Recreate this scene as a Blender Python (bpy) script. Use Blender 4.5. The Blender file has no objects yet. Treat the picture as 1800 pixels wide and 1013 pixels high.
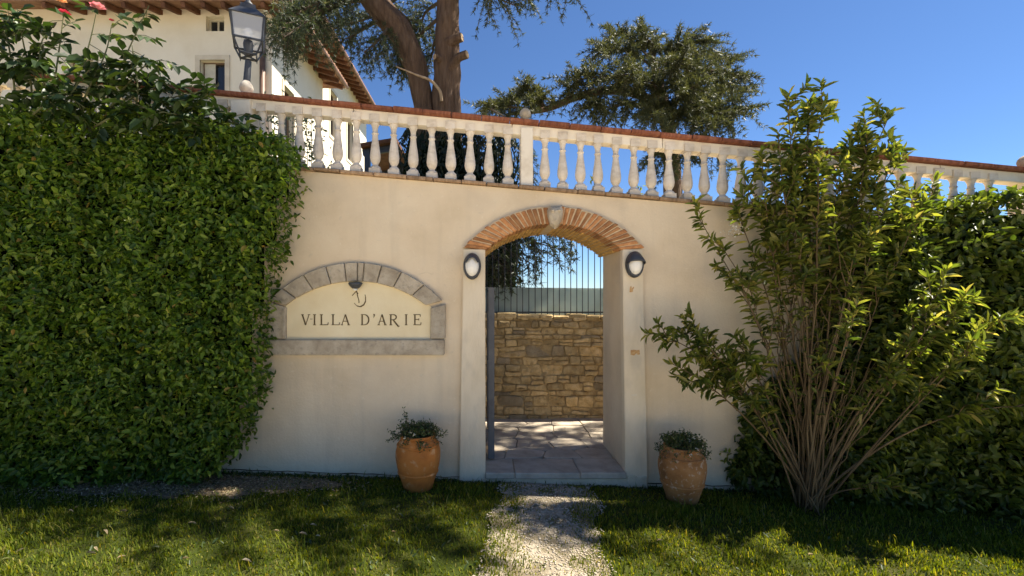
import bpy, bmesh, math, random
import numpy as np
from mathutils import Vector, Matrix, noise as mnoise

random.seed(7); rng = np.random.default_rng(7)
R = math.radians
sc = bpy.context.scene
col = sc.collection

# ------------------------------------------------------------------ camera, sky, sun, exposure
CAMY, CAMZ, F, VX, VY = -4.6, 1.78, 828.0, 850.0, 522.0
cam = bpy.data.cameras.new('camera'); cam_o = bpy.data.objects.new('camera', cam); col.objects.link(cam_o)
cam_o.location = (0, CAMY, CAMZ); cam_o.rotation_euler = (R(90), 0, 0)
cam.sensor_width = 36; cam.lens = 36 * F / 1800
cam.shift_x = (900 - VX) / 1800; cam.shift_y = (VY - 506.5) / 1800
cam.clip_end = 2000; cam.clip_start = .05
sc.camera = cam_o

SUN_EL, SUN_AZ = 57.0, 79.0          # azimuth from +Y (away from the camera) towards +X
w = bpy.data.worlds.new('World'); sc.world = w; w.use_nodes = True
nt = w.node_tree; nt.nodes.clear()
sky = nt.nodes.new('ShaderNodeTexSky'); sky.sky_type = 'NISHITA'; sky.sun_disc = False
sky.sun_elevation = R(SUN_EL); sky.sun_rotation = R(SUN_AZ)
sky.altitude = 1500; sky.air_density = 1.0; sky.dust_density = 0; sky.ozone_density = 10
bg = nt.nodes.new('ShaderNodeBackground'); bg.inputs['Strength'].default_value = .058
wo = nt.nodes.new('ShaderNodeOutputWorld')
nt.links.new(sky.outputs[0], bg.inputs[0]); nt.links.new(bg.outputs[0], wo.inputs[0])
sl = bpy.data.lights.new('sun', 'SUN'); sl.energy = 5.0; sl.angle = R(.55); sl.color = (1, .93, .80)
so = bpy.data.objects.new('sun', sl); col.objects.link(so)
sd = Vector((math.sin(R(SUN_AZ)) * math.cos(R(SUN_EL)), math.cos(R(SUN_AZ)) * math.cos(R(SUN_EL)), math.sin(R(SUN_EL))))
so.rotation_euler = sd.to_track_quat('Z', 'Y').to_euler(); so.location = sd * 60
sc.view_settings.view_transform = 'Standard'; sc.view_settings.look = 'None'
sc.view_settings.exposure = 1.5; sc.view_settings.gamma = 1
sc.render.engine = 'CYCLES'

# ------------------------------------------------------------------ helpers
def W(px, py, Y):
    d = Y - CAMY
    return Vector(((px - VX) / F * d, Y, CAMZ + (VY - py) / F * d))
def X(px, Y=0.0): return (px - VX) / F * (Y - CAMY)
def Z(py, Y=0.0): return CAMZ + (VY - py) / F * (Y - CAMY)
def gz(x): return .017 - .035 * max(-7, min(7, x))

def tag(o, label=None, cat=None, group=None, kind=None):
    if label: o['label'] = label
    if cat: o['category'] = cat
    if group: o['group'] = group
    if kind: o['kind'] = kind
    return o
def link(o, parent=None):
    col.objects.link(o)
    if parent is not None:
        o.parent = parent
        p = Vector((0, 0, 0)); q = parent
        while q is not None: p += q.location; q = q.parent
        o.location = o.location - p            # geometry is written in world space (no rotated parents)
    return o
def thing(name, label, cat, loc=(0, 0, 0), group=None):
    o = bpy.data.objects.new(name, None); o.empty_display_size = .1; o.location = loc
    return tag(link(o), label, cat, group)
def fast(name, V, faces_list, mat=None, parent=None, smooth=False):
    """faces_list: list of int arrays (n,k)"""
    me = bpy.data.meshes.new(name); V = np.asarray(V, dtype=np.float32)
    fl = [np.asarray(f, dtype=np.int32) for f in faces_list if len(f)]
    me.vertices.add(len(V)); me.vertices.foreach_set('co', V.ravel())
    loops = np.concatenate([f.ravel() for f in fl])
    tot = np.concatenate([np.full(len(f), f.shape[1], np.int32) for f in fl])
    st = np.concatenate([[0], np.cumsum(tot)[:-1]]).astype(np.int32)
    me.loops.add(len(loops)); me.loops.foreach_set('vertex_index', loops)
    me.polygons.add(len(tot)); me.polygons.foreach_set('loop_start', st); me.polygons.foreach_set('loop_total', tot)
    if smooth: me.polygons.foreach_set('use_smooth', np.ones(len(tot), bool))
    me.update(calc_edges=True); me.validate()
    if mat: me.materials.append(mat)
    return link(bpy.data.objects.new(name, me), parent)
class MB:
    def __init__(s): s.v = []; s.f = []
    def add(s, vs, fs):
        b = len(s.v); s.v += [tuple(v) for v in vs]; s.f += [tuple(i + b for i in f) for f in fs]; return s
    def box(s, x0, x1, y0, y1, z0, z1):
        return s.hexa([(x0, y0, z0), (x1, y0, z0), (x1, y1, z0), (x0, y1, z0), (x0, y0, z1), (x1, y0, z1), (x1, y1, z1), (x0, y1, z1)])
    def hexa(s, v):
        return s.add(v, [(0, 3, 2, 1), (4, 5, 6, 7), (0, 1, 5, 4), (1, 2, 6, 5), (2, 3, 7, 6), (3, 0, 4, 7)])
    def bar(s, a, b, w, h, up=(0, 0, 1)):
        a, b = Vector(a), Vector(b); d = (b - a).normalized(); u = Vector(up)
        if abs(d.dot(u)) > .98: u = Vector((0, 1, 0))
        r = d.cross(u).normalized() * w / 2; t = r.cross(d).normalized() * h / 2
        return s.hexa([a - r - t, a + r - t, b + r - t, b - r - t, a - r + t, a + r + t, b + r + t, b - r + t])
    def tube(s, pts, rad, seg=8, cap=True, wob=0):
        pts = [Vector(p) for p in pts]; n = len(pts)
        if not hasattr(rad, '__len__'): rad = [rad] * n
        vs = []; ref = None
        for i, p in enumerate(pts):
            d = (pts[min(i + 1, n - 1)] - pts[max(i - 1, 0)]).normalized()
            if ref is None: ref = Vector((0, 1, 0)) if abs(d.y) < .9 else Vector((1, 0, 0))
            ref = (ref - d * ref.dot(d)).normalized(); q = d.cross(ref)
            for k in range(seg):
                a = 2 * math.pi * k / seg; r = rad[i]
                if wob: r *= 1 + wob * mnoise.noise(Vector((math.cos(a) * 1.3, math.sin(a) * 1.3, p.z * 1.2 + i * .11 + p.x)))
                if wob > .13: r *= 1 + .075 * abs(nz(math.cos(a) * 3.4, math.sin(a) * 3.4, p.z * .9)) + .06 * math.sin(k * 2.4 + 3 * nz(p.z * 1.1, k * .7))
                vs.append(p + (ref * math.cos(a) + q * math.sin(a)) * r)
        fs = [(i * seg + k, i * seg + (k + 1) % seg, (i + 1) * seg + (k + 1) % seg, (i + 1) * seg + k) for i in range(n - 1) for k in range(seg)]
        if cap: fs += [tuple(range(seg))[::-1], tuple((n - 1) * seg + k for k in range(seg))]
        return s.add(vs, fs)
    def lathe(s, prof, c=(0, 0, 0), seg=20, sx=1, sy=1):
        vs = []; n = len(prof)
        for r, z in prof:
            for k in range(seg):
                a = 2 * math.pi * k / seg; vs.append((c[0] + r * math.cos(a) * sx, c[1] + r * math.sin(a) * sy, c[2] + z))
        fs = [(i * seg + k, i * seg + (k + 1) % seg, (i + 1) * seg + (k + 1) % seg, (i + 1) * seg + k) for i in range(n - 1) for k in range(seg)]
        fs += [tuple(range(seg))[::-1], tuple((n - 1) * seg + k for k in range(seg))]
        return s.add(vs, fs)
    def prism(s, poly, y0, y1):
        """poly: (x,z) outline, extruded along y from y0 (front) to y1"""
        n = len(poly)
        return s.add([(x, y0, z) for x, z in poly] + [(x, y1, z) for x, z in poly],
                     [tuple(range(n)), tuple(range(2 * n - 1, n - 1, -1))] + [((i + 1) % n, i, n + i, n + (i + 1) % n) for i in range(n)])
    def mesh(s, name, mat=None, smooth=False, bevel=0, seg=1, fix=True):
        me = bpy.data.meshes.new(name); me.from_pydata(s.v, [], s.f)
        bm = bmesh.new(); bm.from_mesh(me)
        if fix: bmesh.ops.recalc_face_normals(bm, faces=bm.faces)
        if bevel: 
            es = [e for e in bm.edges if len(e.link_faces) == 2 and e.calc_face_angle(0) > .6]
            bmesh.ops.bevel(bm, geom=es, offset=bevel, segments=seg, affect='EDGES', clamp_overlap=True)
        bm.to_mesh(me); bm.free()
        if smooth: me.polygons.foreach_set('use_smooth', [True] * len(me.polygons))
        if mat: me.materials.append(mat)
        return me
    def build(s, name, mat=None, parent=None, smooth=False, bevel=0, seg=1, fix=True):
        o = bpy.data.objects.new(name, s.mesh(name, mat, smooth, bevel, seg, fix)); link(o, parent); return o
def inst(name, me, parent, loc=(0, 0, 0), rot=(0, 0, 0), scale=(1, 1, 1)):
    o = bpy.data.objects.new(name, me); o.location = loc; o.rotation_euler = rot; o.scale = scale
    return link(o, parent)
def nz(x, y=0, z=0, s=1.0): return mnoise.noise(Vector((x * s, y * s, z * s)))

# ------------------------------------------------------------------ materials
def newmat(name):
    m = bpy.data.materials.new(name); m.use_nodes = True
    t = m.node_tree; return m, t, t.nodes['Principled BSDF'], t.nodes.new, t.links.new
def ramp(t, stops):
    r = t.nodes.new('ShaderNodeValToRGB'); e = r.color_ramp.elements
    while len(e) > 1: e.remove(e[-1])
    e[0].position = stops[0][0]; e[0].color = (*stops[0][1], 1)
    for p, c in stops[1:]:
        n = e.new(p); n.color = (*c, 1)
    return r
def pm(name, stops, scale=6, rough=.8, bump=.3, bscale=40, bdist=.01, detail=6, rnd=0, stretch=(1, 1, 1), metal=0, spec=.3, bigs=None):
    """stone/plaster/metal-like procedural: noise -> ramp, second noise -> bump, optional per-object lightness, optional large stains"""
    m, t, P, N, L = newmat(name)
    tc = N('ShaderNodeTexCoord'); mp = N('ShaderNodeMapping'); mp.inputs['Scale'].default_value = stretch
    L(tc.outputs['Object'], mp.inputs[0])
    vec = mp.outputs[0]
    if rnd:
        oi = N('ShaderNodeObjectInfo'); ad = N('ShaderNodeVectorMath'); ad.operation = 'ADD'
        sc_ = N('ShaderNodeMath'); sc_.operation = 'MULTIPLY'; sc_.inputs[1].default_value = 37
        L(oi.outputs['Random'], sc_.inputs[0]); L(vec, ad.inputs[0]); L(sc_.outputs[0], ad.inputs[1]); vec = ad.outputs[0]
    n1 = N('ShaderNodeTexNoise'); n1.inputs['Scale'].default_value = scale; n1.inputs['Detail'].default_value = detail; n1.inputs['Roughness'].default_value = .62
    L(vec, n1.inputs['Vector'])
    r = ramp(t, stops); L(n1.outputs['Fac'], r.inputs[0]); c = r.outputs[0]
    if bigs:
        n3 = N('ShaderNodeTexNoise'); n3.inputs['Scale'].default_value = bigs[0]; n3.inputs['Detail'].default_value = 4
        L(vec, n3.inputs['Vector'])
        r3 = ramp(t, [(bigs[1], (0, 0, 0)), (bigs[2], (1, 1, 1))]); L(n3.outputs['Fac'], r3.inputs[0])
        mx = N('ShaderNodeMixRGB'); mx.inputs[2].default_value = (*bigs[3], 1)
        mm = N('ShaderNodeMath'); mm.operation = 'MULTIPLY'; mm.inputs[1].default_value = bigs[4]
        L(r3.outputs[0], mm.inputs[0]); L(mm.outputs[0], mx.inputs[0]); L(c, mx.inputs[1]); c = mx.outputs[0]
    if rnd:
        hs = N('ShaderNodeHueSaturation'); mr = N('ShaderNodeMapRange')
        mr.inputs['To Min'].default_value = 1 - rnd; mr.inputs['To Max'].default_value = 1 + rnd
        L(oi.outputs['Random'], mr.inputs[0]); L(mr.outputs[0], hs.inputs['Value']); L(c, hs.inputs['Color']); c = hs.outputs[0]
    L(c, P.inputs['Base Color'])
    P.inputs['Roughness'].default_value = rough; P.inputs['Metallic'].default_value = metal
    P.inputs['Specular IOR Level'].default_value = spec
    if bump:
        n2 = N('ShaderNodeTexNoise'); n2.inputs['Scale'].default_value = bscale; n2.inputs['Detail'].default_value = 8; n2.inputs['Roughness'].default_value = .65
        L(vec, n2.inputs['Vector'])
        b = N('ShaderNodeBump'); b.inputs['Strength'].default_value = bump; b.inputs['Distance'].default_value = bdist
        L(n2.outputs['Fac'], b.inputs['Height']); L(b.outputs[0], P.inputs['Normal'])
    return m
def leafmat(name, stops, trans=.35, rough=.42, tcol=None, spec=.4):
    m, t, P, N, L = newmat(name)
    g = N('ShaderNodeNewGeometry'); oi = N('ShaderNodeObjectInfo'); a = N('ShaderNodeMath'); a.operation = 'ADD'
    f = N('ShaderNodeMath'); f.operation = 'FRACT'
    L(g.outputs['Random Per Island'], a.inputs[0]); L(oi.outputs['Random'], a.inputs[1]); L(a.outputs[0], f.inputs[0])
    r = ramp(t, stops); L(f.outputs[0], r.inputs[0])
    L(r.outputs[0], P.inputs['Base Color']); P.inputs['Roughness'].default_value = rough; P.inputs['Specular IOR Level'].default_value = spec
    tr = N('ShaderNodeBsdfTranslucent'); mx = N('ShaderNodeMixRGB'); mx.blend_type = 'MULTIPLY'; mx.inputs[0].default_value = 1
    mx.inputs[2].default_value = (*(tcol or (1.9, 2.0, .7)), 1)
    L(r.outputs[0], mx.inputs[1]); L(mx.outputs[0], tr.inputs[0])
    ms = N('ShaderNodeMixShader'); ms.inputs[0].default_value = trans
    o = t.nodes['Material Output']; L(P.outputs[0], ms.inputs[1]); L(tr.outputs[0], ms.inputs[2]); L(ms.outputs[0], o.inputs[0])
    return m
def glassmat(name, c, alpha, rough=.1):
    m, t, P, N, L = newmat(name)
    P.inputs['Base Color'].default_value = (*c, 1); P.inputs['Roughness'].default_value = rough; P.inputs['Alpha'].default_value = alpha
    return m

M = {}
# plaster of the garden wall: warm cream with grey weathering, drip streaks and damp stains low down
def plaster():
    m, t, P, N, L = newmat('cream_plaster')
    tc = N('ShaderNodeTexCoord')
    def noi(scale, st=(1, 1, 1), det=6):
        mp = N('ShaderNodeMapping'); mp.inputs['Scale'].default_value = st; L(tc.outputs['Object'], mp.inputs[0])
        n = N('ShaderNodeTexNoise'); n.inputs['Scale'].default_value = scale; n.inputs['Detail'].default_value = det; n.inputs['Roughness'].default_value = .6
        L(mp.outputs[0], n.inputs['Vector']); return n.outputs['Fac']
    r = ramp(t, [(.3, (.62, .49, .32)), (.5, (.70, .565, .385)), (.72, (.75, .625, .44))]); L(noi(1.6), r.inputs[0]); c = r.outputs[0]
    def over(c, fac, stops, colr):
        rr = ramp(t, stops); L(fac, rr.inputs[0]); mx = N('ShaderNodeMixRGB'); mx.inputs[2].default_value = (*colr, 1)
        L(rr.outputs[0], mx.inputs[0]); L(c, mx.inputs[1]); return mx.outputs[0]
    c = over(c, noi(2.4, (2.6, 1, .22)), [(.52, (0, 0, 0)), (.74, (.28, .28, .28))], (.47, .39, .28))
    c = over(c, noi(.9, (1, 1, 1.4), 3), [(.52, (0, 0, 0)), (.7, (.35, .35, .35))], (.50, .42, .32))
    c = over(c, noi(14), [(.62, (0, 0, 0)), (.74, (.3, .3, .3))], (.42, .37, .29))
    # damp: grows towards the foot of the wall with a ragged edge
    sep = N('ShaderNodeSeparateXYZ'); L(tc.outputs['Object'], sep.inputs[0])
    mr = N('ShaderNodeMapRange'); mr.inputs['From Min'].default_value = -.1; mr.inputs['From Max'].default_value = .75; mr.inputs['To Min'].default_value = .28; mr.inputs['To Max'].default_value = 0
    L(sep.outputs['Z'], mr.inputs[0])
    mu = N('ShaderNodeMath'); mu.operation = 'MULTIPLY'; rr = ramp(t, [(.35, (0, 0, 0)), (.65, (1, 1, 1))]); L(noi(3.2, (1, 1, 1.6)), rr.inputs[0])
    L(mr.outputs[0], mu.inputs[0]); L(rr.outputs[0], mu.inputs[1])
    mx = N('ShaderNodeMixRGB'); mx.inputs[2].default_value = (.50, .42, .28, 1); L(mu.outputs[0], mx.inputs[0]); L(c, mx.inputs[1]); c = mx.outputs[0]
    vo = N('ShaderNodeTexVoronoi'); vo.feature = 'DISTANCE_TO_EDGE'; vo.inputs['Scale'].default_value = .9
    wn = N('ShaderNodeTexNoise'); wn.inputs['Scale'].default_value = 5; wn.inputs['Detail'].default_value = 5; L(tc.outputs['Object'], wn.inputs['Vector'])
    wm = N('ShaderNodeMixRGB'); wm.inputs[0].default_value = .12; L(tc.outputs['Object'], wm.inputs[1]); L(wn.outputs['Color'], wm.inputs[2]); L(wm.outputs[0], vo.inputs['Vector'])
    cr = ramp(t, [(.0, (1, 1, 1)), (.0035, (0, 0, 0))]); L(vo.outputs['Distance'], cr.inputs[0])
    ck = ramp(t, [(.60, (0, 0, 0)), (.68, (.45, .45, .45))]); L(noi(1.1, (1, 1, 1), 3), ck.inputs[0])
    cm2 = N('ShaderNodeMath'); cm2.operation = 'MULTIPLY'; L(cr.outputs[0], cm2.inputs[0]); L(ck.outputs[0], cm2.inputs[1])
    mc = N('ShaderNodeMixRGB'); mc.inputs[2].default_value = (.26, .20, .13, 1); L(cm2.outputs[0], mc.inputs[0]); L(c, mc.inputs[1]); c = mc.outputs[0]
    c = over(c, noi(26, (1, 1, 1), 8), [(.60, (0, 0, 0)), (.70, (.35, .35, .35))], (.80, .72, .56))
    L(c, P.inputs['Base Color']); P.inputs['Roughness'].default_value = .9; P.inputs['Specular IOR Level'].default_value = .15
    b = N('ShaderNodeBump'); b.inputs['Strength'].default_value = .35; b.inputs['Distance'].default_value = .012
    ad = N('ShaderNodeMath'); ad.operation = 'ADD'; L(noi(45, det=8), ad.inputs[0]); L(noi(7), ad.inputs[1])
    L(ad.outputs[0], b.inputs['Height']); L(b.outputs[0], P.inputs['Normal'])
    return m
M['plaster'] = plaster()
M['pilaster'] = pm('pilaster_plaster', [(.3, (.64, .53, .36)), (.5, (.73, .61, .43)), (.72, (.78, .67, .49))], 2.2, .9, .35, 35, .01, stretch=(1.6, 1, .6), bigs=(5, .55, .72, (.48, .42, .32), .4))
M['plinth'] = pm('plinth_render', [(.3, (.52, .42, .28)), (.7, (.74, .61, .42))], 5, .95, .6, 25, .015)
M['baluster'] = pm('baluster_stone', [(.28, (.50, .41, .30)), (.45, (.68, .585, .46)), (.75, (.77, .69, .575))], 7, .85, .5, 50, .008, rnd=.09, bigs=(11, .5, .68, (.50, .42, .31), .5))
M['beam'] = pm('cream_stone_beam', [(.28, (.62, .52, .38)), (.5, (.80, .71, .56)), (.75, (.85, .77, .63))], 4, .85, .3, 40, .006, rnd=.04)
M['tile'] = pm('terracotta_tile', [(.25, (.12, .045, .025)), (.5, (.25, .085, .042)), (.78, (.38, .17, .09))], 9, .85, .4, 40, .006, rnd=.18)
M['ledge'] = pm('weathered_tile', [(.25, (.17, .11, .06)), (.55, (.36, .23, .13)), (.8, (.50, .38, .24))], 10, .9, .5, 40, .008, rnd=.2)
M['brick'] = pm('old_brick', [(.25, (.25, .10, .04)), (.5, (.42, .19, .072)), (.78, (.58, .32, .14))], 14, .9, .8, 55, .010, rnd=.34)
M['soffit'] = pm('ochre_brick', [(.25, (.36, .19, .05)), (.5, (.55, .33, .10)), (.78, (.66, .44, .17))], 9, .9, .6, 40, .008, rnd=.14)
M['mortar'] = pm('lime_mortar', [(.3, (.46, .33, .19)), (.7, (.62, .47, .29))], 20, .95, .6, 60, .008)
M['greystone'] = pm('grey_sandstone', [(.25, (.30, .24, .165)), (.5, (.44, .365, .26)), (.78, (.56, .485, .365))], 9, .92, .8, 45, .012, rnd=.10, bigs=(22, .56, .68, (.24, .21, .16), .5))
M['panel'] = pm('sign_plaster', [(.3, (.76, .62, .37)), (.7, (.83, .71, .46))], 3, .85, .2, 40, .006, bigs=(2.5, .55, .75, (.68, .52, .28), .4))
M['letter'] = pm('letter_paint', [(.3, (.075, .05, .02)), (.7, (.16, .11, .05))], 40, .8, .2, 60, .003)
M['iron'] = pm('dark_iron', [(.3, (.028, .030, .034)), (.7, (.06, .063, .07))], 12, .5, .2, 80, .003, spec=.5)
M['grey_iron'] = pm('grey_painted_iron', [(.3, (.085, .09, .10)), (.7, (.14, .145, .15))], 8, .55, .2, 60, .003, spec=.45)
M['lampglass'] = pm('opal_glass', [(.3, (.78, .74, .66)), (.7, (.85, .81, .73))], 3, .25, 0, spec=.5)
M['clearglass'] = glassmat('lantern_glass', (.80, .82, .86), .38, .12)
M['bulb'] = glassmat('bulb_glass', (.95, .93, .88), .8, .1)
M['rubble'] = pm('rubble_stone', [(.22, (.30, .19, .075)), (.42, (.52, .36, .16)), (.6, (.66, .49, .25)), (.8, (.76, .61, .36))], 11, .95, .9, 30, .02, rnd=.28, bigs=(14, .55, .7, (.24, .18, .10), .5))
M['rubble2'] = pm('grey_rubble_stone', [(.25, (.20, .15, .085)), (.5, (.34, .265, .16)), (.8, (.47, .38, .25))], 7, .95, .9, 30, .02, rnd=.25)
M['rubmort'] = pm('earth_mortar', [(.3, (.36, .245, .11)), (.7, (.58, .43, .22))], 12, .95, .9, 30, .02)
M['flag'] = pm('flagstone', [(.25, (.30, .245, .18)), (.5, (.44, .37, .28)), (.78, (.55, .475, .375))], 5, .85, .5, 30, .008, rnd=.14)
M['flagj'] = pm('floor_joint', [(.3, (.20, .165, .12)), (.7, (.33, .28, .21))], 15, .95, .6, 40, .01)
M['terra'] = pm('terracotta_pot', [(.25, (.27, .085, .018)), (.5, (.43, .15, .028)), (.8, (.52, .215, .055))], 5, .8, .3, 60, .004, bigs=(16, .57, .70, (.52, .36, .19), .5))
M['terra_old'] = pm('weathered_pot', [(.25, (.16, .07, .022)), (.5, (.30, .135, .042)), (.8, (.40, .21, .08))], 6, .88, .5, 50, .006, bigs=(30, .57, .68, (.52, .42, .30), .55))
M['soil'] = pm('soil', [(.3, (.05, .035, .022)), (.7, (.12, .09, .06))], 20, 1, .8, 50, .02)
M['housewall'] = pm('house_plaster', [(.3, (.72, .63, .47)), (.5, (.80, .72, .57)), (.75, (.84, .77, .63))], .7, .9, .25, 20, .01, bigs=(.9, .5, .75, (.68, .57, .40), .4))
M['housestone'] = pm('house_trim', [(.3, (.56, .48, .36)), (.7, (.70, .62, .48))], 4, .9, .3, 30, .01)
M['wood'] = pm('rafter_wood', [(.3, (.085, .035, .018)), (.7, (.18, .08, .04))], 8, .85, .4, 30, .006, rnd=.2, stretch=(1, 1, 1))
M['boards'] = pm('soffit_board', [(.3, (.20, .10, .055)), (.7, (.36, .20, .12))], 5, .85, .4, 30, .006)
M['rooftile'] = pm('roof_tile', [(.3, (.24, .115, .065)), (.7, (.42, .24, .15))], 7, .9, .5, 30, .01, rnd=.25)
M['shutter'] = pm('shutter_wood', [(.3, (.10, .065, .04)), (.7, (.19, .125, .075))], 6, .7, .3, 30, .005)
M['paleframe'] = pm('pale_window_wood', [(.3, (.45, .42, .33)), (.7, (.58, .54, .43))], 6, .7, .2, 30, .004)
M['pane'] = pm('dark_window_pane', [(.3, (.015, .017, .02)), (.7, (.03, .033, .038))], 3, .12, 0, spec=.6)
M['copper'] = pm('downpipe_copper', [(.3, (.12, .065, .04)), (.7, (.20, .115, .075))], 5, .55, .1, 40, .004, spec=.5)
M['bark'] = pm('cedar_bark', [(.25, (.075, .048, .03)), (.5, (.165, .10, .062)), (.8, (.27, .18, .12))], 7, .95, 1, 11, .12, stretch=(2.2, 2.2, .28))
M['cutwood'] = pm('cut_wood', [(.3, (.30, .20, .12)), (.7, (.46, .34, .22))], 14, .9, .4, 40, .01)
M['twig'] = pm('brown_twig', [(.3, (.06, .042, .028)), (.7, (.12, .09, .06))], 12, .9, .2, 40, .004)
M['stem'] = pm('shrub_stem', [(.25, (.055, .036, .016)), (.5, (.12, .08, .036)), (.8, (.23, .165, .08))], 9, .85, .4, 40, .004, stretch=(1, 1, .4))
M['greenstem'] = pm('green_stem', [(.3, (.06, .075, .025)), (.7, (.12, .12, .05))], 10, .7, .2, 40, .003)
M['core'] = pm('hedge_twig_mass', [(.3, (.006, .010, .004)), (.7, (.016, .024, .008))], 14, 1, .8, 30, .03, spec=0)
M['hedge'] = leafmat('hedge_leaf', [(0, (.030, .062, .009)), (.4, (.080, .140, .016)), (.8, (.145, .215, .024)), (.975, (.24, .30, .04)), (1, (.26, .16, .04))], .40, .42, spec=.3)
M['young'] = leafmat('young_leaf', [(0, (.11, .15, .02)), (1, (.24, .28, .045))], .45, .4)
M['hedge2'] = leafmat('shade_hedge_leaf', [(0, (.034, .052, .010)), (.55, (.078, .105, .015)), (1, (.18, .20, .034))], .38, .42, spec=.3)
M['rose'] = leafmat('rose_leaf', [(0, (.016, .030, .008)), (.6, (.028, .052, .012)), (.92, (.05, .085, .016)), (1, (.16, .20, .03))], .2, .42, spec=.3)
M['shrub'] = leafmat('shrub_leaf', [(0, (.055, .082, .016)), (.5, (.125, .145, .026)), (.9, (.22, .215, .045)), (1, (.34, .27, .09))], .46, .45, spec=.3)
M['cedar'] = leafmat('cedar_needle', [(0, (.030, .045, .022)), (.6, (.055, .072, .034)), (.9, (.085, .10, .045)), (1, (.14, .125, .06))], .22, .55, (1.5, 1.6, .8))
M['cedar2'] = leafmat('cedar_needle_sunny', [(0, (.040, .050, .020)), (.6, (.075, .082, .032)), (1, (.15, .145, .06))], .25, .55, (1.5, 1.5, .8))
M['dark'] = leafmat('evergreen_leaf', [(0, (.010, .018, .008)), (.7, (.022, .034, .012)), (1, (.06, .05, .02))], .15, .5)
M['ivy'] = leafmat('variegated_leaf', [(0, (.10, .14, .05)), (.5, (.22, .24, .11)), (1, (.50, .48, .33))], .3, .5, (1.2, 1.2, .8))
M['potleaf'] = leafmat('pot_plant_leaf', [(0, (.028, .05, .014)), (.7, (.055, .085, .022)), (1, (.12, .12, .04))], .3, .5)
M['grass'] = leafmat('grass_blade', [(0, (.050, .078, .007)), (.5, (.105, .140, .012)), (.85, (.17, .195, .02)), (1, (.32, .27, .08))], .45, .6, (2.0, 1.75, .4), spec=.12)
M['dryleaf'] = leafmat('dry_leaf', [(0, (.20, .14, .07)), (.6, (.36, .28, .16)), (1, (.50, .42, .29))], .15, .8, (1, .9, .7), spec=.05)
M['pink'] = leafmat('pink_petal', [(0, (.62, .16, .20)), (1, (.80, .36, .38))], .35, .6, (1.1, .9, .9))
M['red'] = leafmat('red_petal', [(0, (.42, .02, .05)), (1, (.62, .07, .11))], .3, .6, (1.1, .7, .7))
M['peach'] = leafmat('peach_petal', [(0, (.75, .36, .12)), (1, (.85, .55, .25))], .35, .6, (1.1, .9, .8))
M['whitepetal'] = leafmat('white_petal', [(0, (.65, .60, .48)), (1, (.80, .78, .68))], .3, .6, (1, 1, 1))
M['lawn'] = pm('lawn_soil', [(.25, (.022, .030, .006)), (.5, (.040, .052, .010)), (.8, (.07, .065, .02))], 5, 1, .8, 60, .02, bigs=(.9, .45, .65, (.08, .065, .03), .45), spec=.05)
M['gravel'] = pm('gravel', [(.25, (.17, .135, .09)), (.5, (.34, .285, .21)), (.8, (.50, .43, .33))], 60, .95, 1, 90, .012, bigs=(4.5, .42, .58, (.14, .11, .06), .8))
M['bounce_gravel'] = pm('pale_bounce_gravel', [(.3, (.50, .43, .33)), (.7, (.68, .59, .46))], 40, .95, .6, 90, .012)
M['earth'] = pm('dry_earth', [(.25, (.10, .072, .045)), (.5, (.19, .145, .095)), (.8, (.30, .24, .165))], 14, 1, .9, 50, .02, spec=.05)
M['pebble'] = pm('pebble', [(.3, (.28, .235, .17)), (.7, (.54, .46, .355))], 30, .9, .2, 60, .003)
M['terrace'] = pm('terrace_ground', [(.3, (.07, .08, .03)), (.7, (.20, .18, .11))], 1.2, 1, .6, 30, .02)
M['rust'] = pm('rust_stain', [(.3, (.45, .20, .06)), (.7, (.66, .46, .22))], 40, .95, .4, 60, .004)
def screenmat():
    m, t, P, N, L = newmat('frosted_screen')
    P.inputs['Base Color'].default_value = (.36, .41, .36, 1); P.inputs['Roughness'].default_value = .35
    tc = N('ShaderNodeTexCoord'); n = N('ShaderNodeTexNoise'); n.inputs['Scale'].default_value = 5; L(tc.outputs['Object'], n.inputs['Vector'])
    r = ramp(t, [(.3, (.38, .44, .41)), (.7, (.56, .61, .57))]); L(n.outputs['Fac'], r.inputs[0]); L(r.outputs[0], P.inputs['Base Color'])
    tr = N('ShaderNodeBsdfTranslucent'); tr.inputs[0].default_value = (.62, .70, .68, 1)
    ms = N('ShaderNodeMixShader'); ms.inputs[0].default_value = .55
    L(P.outputs[0], ms.inputs[1]); L(tr.outputs[0], ms.inputs[2]); L(ms.outputs[0], t.nodes['Material Output'].inputs[0])
    return m
M['screen'] = screenmat()

# ------------------------------------------------------------------ vegetation helpers
def unit(a): return a / np.maximum(np.linalg.norm(a, axis=1, keepdims=True), 1e-9)
def leaf_geo(P, A, Nn, Ln, Wd, fold=.25, droop=.1):
    n = len(P); A = unit(A); B = unit(np.cross(A, Nn)); Nn = np.cross(B, A)
    Ln = np.asarray(Ln)[:, None]; Wd = np.asarray(Wd)[:, None]; up = Nn * Wd * fold
    V = np.stack([P, P + A * Ln * .32 + B * Wd * .5 + up, P + A * Ln * .72 + B * Wd * .36 + up * .7 - Nn * Ln * droop * .3,
                  P + A * Ln - Nn * Ln * droop, P + A * Ln * .72 - B * Wd * .36 + up * .7 - Nn * Ln * droop * .3, P + A * Ln * .32 - B * Wd * .5 + up], 1).reshape(-1, 3)
    b = (np.arange(n) * 6)[:, None]
    return V, np.concatenate([b + np.array([[0, 1, 2, 3]]), b + np.array([[0, 3, 4, 5]])])
def leaves(name, P, A, Nn, Ln, Wd, mat, parent, fold=.25, droop=.1, stuff=True):
    V, Fq = leaf_geo(P, A, Nn, Ln, Wd, fold, droop)
    o = fast(name, V, [Fq], mat, parent)
    if stuff: o['kind'] = 'stuff'
    return o
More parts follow.
